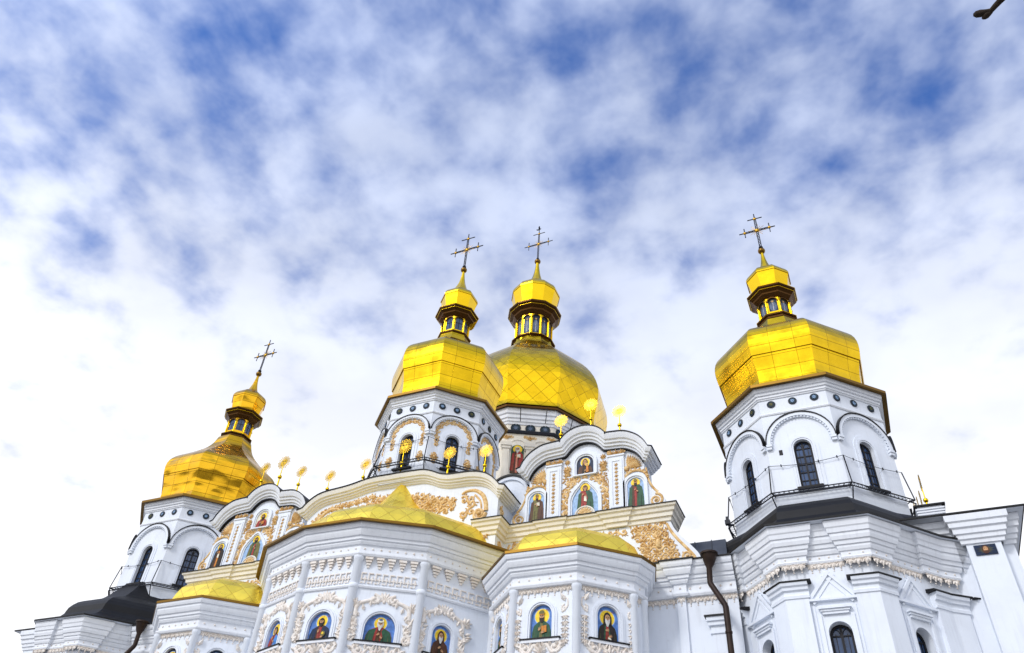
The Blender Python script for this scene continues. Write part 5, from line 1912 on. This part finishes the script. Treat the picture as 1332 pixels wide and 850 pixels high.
    ob = mb.build('icon', names)
    ob.location = base
    return tag(ob, sp['label'], 'icon', 'saint icons in the niches of the facade')


for fr, W, H, sp in ICONS:
    icon(fr, W, H, sp)

# plaque with a golden face on the end block
fr = front_frame(0, 0)
mb = MB()
mb.prism(fr, [(-.28, -.15), (.28, -.15), (.28, .15), (-.28, .15)], 0, .03, 0)
for k in range(20):
    a = 2 * PI * k / 20
    mb.prism(fr, [(.08 * math.cos(a - .1), .08 * math.sin(a - .1)), ((.25 if k % 2 else .19) * math.cos(a), (.135 if k % 2 else .11) * math.sin(a)), (.08 * math.cos(a + .1), .08 * math.sin(a + .1))], .031, .034, 1)
mb.prism(fr, ell(0, 0, .095, .13), .035, .038, 3)
mb.prism(fr, ell(0, .01, .06, .085), .039, .042, 2)
mb.prism(fr, [(-.05, -.03), (.05, -.03), (.03, -.12), (-.03, -.12)], .043, .045, 3)
for sg in (-1, 1):
    mb.prism(fr, ell(sg * .025, .03, .012, .008, 8), .043, .046, 3)
pq = mb.build('plaque', ['p_navy', 'p_olive', 'p_skin', 'p_brown'])
pq.location = (19.30, -.905, 12.42)
tag(pq, 'small dark blue plaque with a golden face high on the end pilaster', 'plaque')


# ------------------------------------------------------------------ sun-disc finials on the cornices
def make_finial():
    root = empty('sun_finial')
    fr = front_frame(0, 0)
    m1 = MB()
    m1.tube([(0, 0, 0), (0, 0, .32)], [.035, .03], 0, 8)
    m1.tube([(0, 0, .42), (0, 0, .90)], [.022, .016], 0, 8)
    m1.build('rod', 'gold', root)
    m2 = MB()
    m2.ball((0, 0, .38), .085, 0, 14, 9)
    m2.build('ball', 'gold', root)
    m3 = MB()
    c = 1.05
    ring = lambda r, n=28: [(r * math.cos(2 * PI * k / n), c + r * math.sin(2 * PI * k / n)) for k in range(n)]
    m3.prism(fr, ring(.13), -.012, .012, 0)
    for k in range(24):
        a = 2 * PI * k / 24
        r0, r1 = .12, (.30 if k % 2 == 0 else .28)
        w0_, w1_ = .07, .048
        m3.prism(fr, [(r0 * math.cos(a - w0_), c + r0 * math.sin(a - w0_)), (r1 * math.cos(a - w1_), c + r1 * math.sin(a - w1_)), (r1 * math.cos(a + w1_), c + r1 * math.sin(a + w1_)), (r0 * math.cos(a + w0_), c + r0 * math.sin(a + w0_))], -.008, .008, 0)
    for sg in (-1, 1):
        m3.prism(fr, ell(sg * .055, c + .04, .036, .018, 10), .012, .016, 1)
        stroke(m3, fr, [(sg * .025, c + .07), (sg * .055, c + .085), (sg * .085, c + .065)], .008, .006, 0, .012)
    stroke(m3, fr, [(0, c + .05), (-.008, c - .01), (.012, c - .015)], .009, .012, 0, .012)
    m3.prism(fr, ell(0, c - .07, .046, .014, 12), .012, .016, 1)
    m3.build('sun_disc', ['gold_disc', 'p_dark'], root)
    return root


proto = make_finial()
kids = list(proto.children)
SPOTS = [  # x, y, z of foot, scale, turn, label
    (-3.50, -2.45, 17.02, .92, 0, 'pale gilded sun finial lowest on the wavy attic cornice, nearest the far gable'),
    (-1.82, -2.45, 17.28, .92, 0, 'gilded sun finial against the sky just before the front tower railing'),
    (-.06, -2.45, 17.50, 1.20, 0, 'largest gilded sun-face finial, before the first dark arched window of the front tower'),
    (2.10, -2.45, 17.02, .97, 0, 'gilded sun-face finial before the second dark arched window of the front tower'),
    (3.70, -2.45, 16.80, .97, 0, 'gilded sun-face finial at the end of the attic cornice, beside the painted drum icon'),
    (GX - .90, -1.75, 18.06, .97, 0, 'gilded sun-face finial on the gable, in front of the main drum medallions'),
    (GX + .32, -1.75, 18.52, 1.0, 0, 'gilded sun finial on the gable crest, blending into the gold of the main dome'),
    (GX + 1.45, -1.75, 18.02, .95, 0, 'gilded sun finial on the gable standing against the pale sky beside the main dome'),
    (-GX - .5, -1.75, 18.52, 1.0, 0, 'gilded sun finial half lost against the crumpled dome of the far tower'),
    (-GX + .50, -1.75, 18.50, 1.12, 0, 'gilded sun finial on the crest of the far gable, fully against the sky'),
    (-GX + 1.67, -1.75, 17.98, .97, 0, 'gilded sun finial low on the far gable shoulder, above the joint with the attic'),
    (18.34, .50, 14.54, .95, PI / 2, 'gilded finial with a shiny ball seen edge-on above the small parapet'),
    (18.50, 3.5, 15.55, .95, PI / 2, 'thin edge-on finial, first behind the parapet with the ball finial'),
    (18.65, 6.5, 16.90, .95, PI / 2, 'thin edge-on finial, middle one of the faint row behind the parapet'),
    (18.76, 9.5, 18.23, .95, PI / 2, 'thin edge-on finial, last and faintest of the row beside the tower railing'),
]
for i, (x, y, z, s, rz, lb) in enumerate(SPOTS):
    if i == 0:
        o = proto
    else:
        o = proto.copy()
        C.objects.link(o)
        for ch in kids:
            c = ch.copy()
            C.objects.link(c)
            c.parent = o
    o.location = (x, y, z)
    o.scale = (s, s, s)
    o.rotation_euler = (0, 0, rz)
    tag(o, lb, 'finial', 'gilded sun finials along the roofline')

# ------------------------------------------------------------------ bare tree just outside the picture, one twig reaching in
tree = tag(empty('bare_tree', (21.5, -24.2, 0)), 'bare dark tree, only a twig tip with two buds showing in the top corner', 'tree')


def tb(name, pts, rs, n=8):
    m_ = MB()
    m_.tube([(p[0] - 21.5, p[1] + 24.2, p[2]) for p in smooth_path(pts, 4)], [rs[0] + (rs[1] - rs[0]) * k / (4 * (len(pts) - 1)) for k in range(4 * (len(pts) - 1) + 1)], 0, n)
    return m_


tb('trunk', [(21.5, -24.2, 0), (21.45, -24.2, 2.0), (21.6, -24.3, 4.2), (21.5, -24.4, 6.5), (21.7, -24.5, 9.0)], (.20, .06), 12).build('trunk', 'bark', tree)
m_ = tb('branch', [(21.5, -24.35, 5.6), (20.6, -24.1, 6.5), (19.6, -23.6, 6.75), (18.5, -22.95, 6.62), (17.6, -22.39, 6.53), (17.30, -22.19, 6.50), (17.205, -22.105, 6.495)], (.055, .0145), 8)
OFF = Vector((-21.5, 24.2, 0))
nd = Vector((17.212, -22.109, 6.497))
for tip, rs in ((Vector((17.118, -22.11, 6.512)), [.017, .019, .024, .021, .009]), (Vector((17.158, -22.088, 6.474)), [.016, .019, .021, .016, .006])):
    m_.tube([nd.lerp(tip, t) + OFF for t in (0, .3, .6, .85, 1.0)], rs, 0, 8)
m_.build('branch', 'bark', tree)
for pts in ([(21.6, -24.3, 4.4), (22.4, -24.9, 5.6), (23.0, -25.6, 7.4)], [(21.5, -24.4, 6.6), (22.2, -24.0, 7.6), (22.8, -23.9, 9.0)], [(21.6, -24.4, 7.6), (21.0, -25.2, 8.8), (20.6, -26.0, 10.0)]):
    tb('branch', pts, (.07, .015)).build('branch', 'bark', tree)
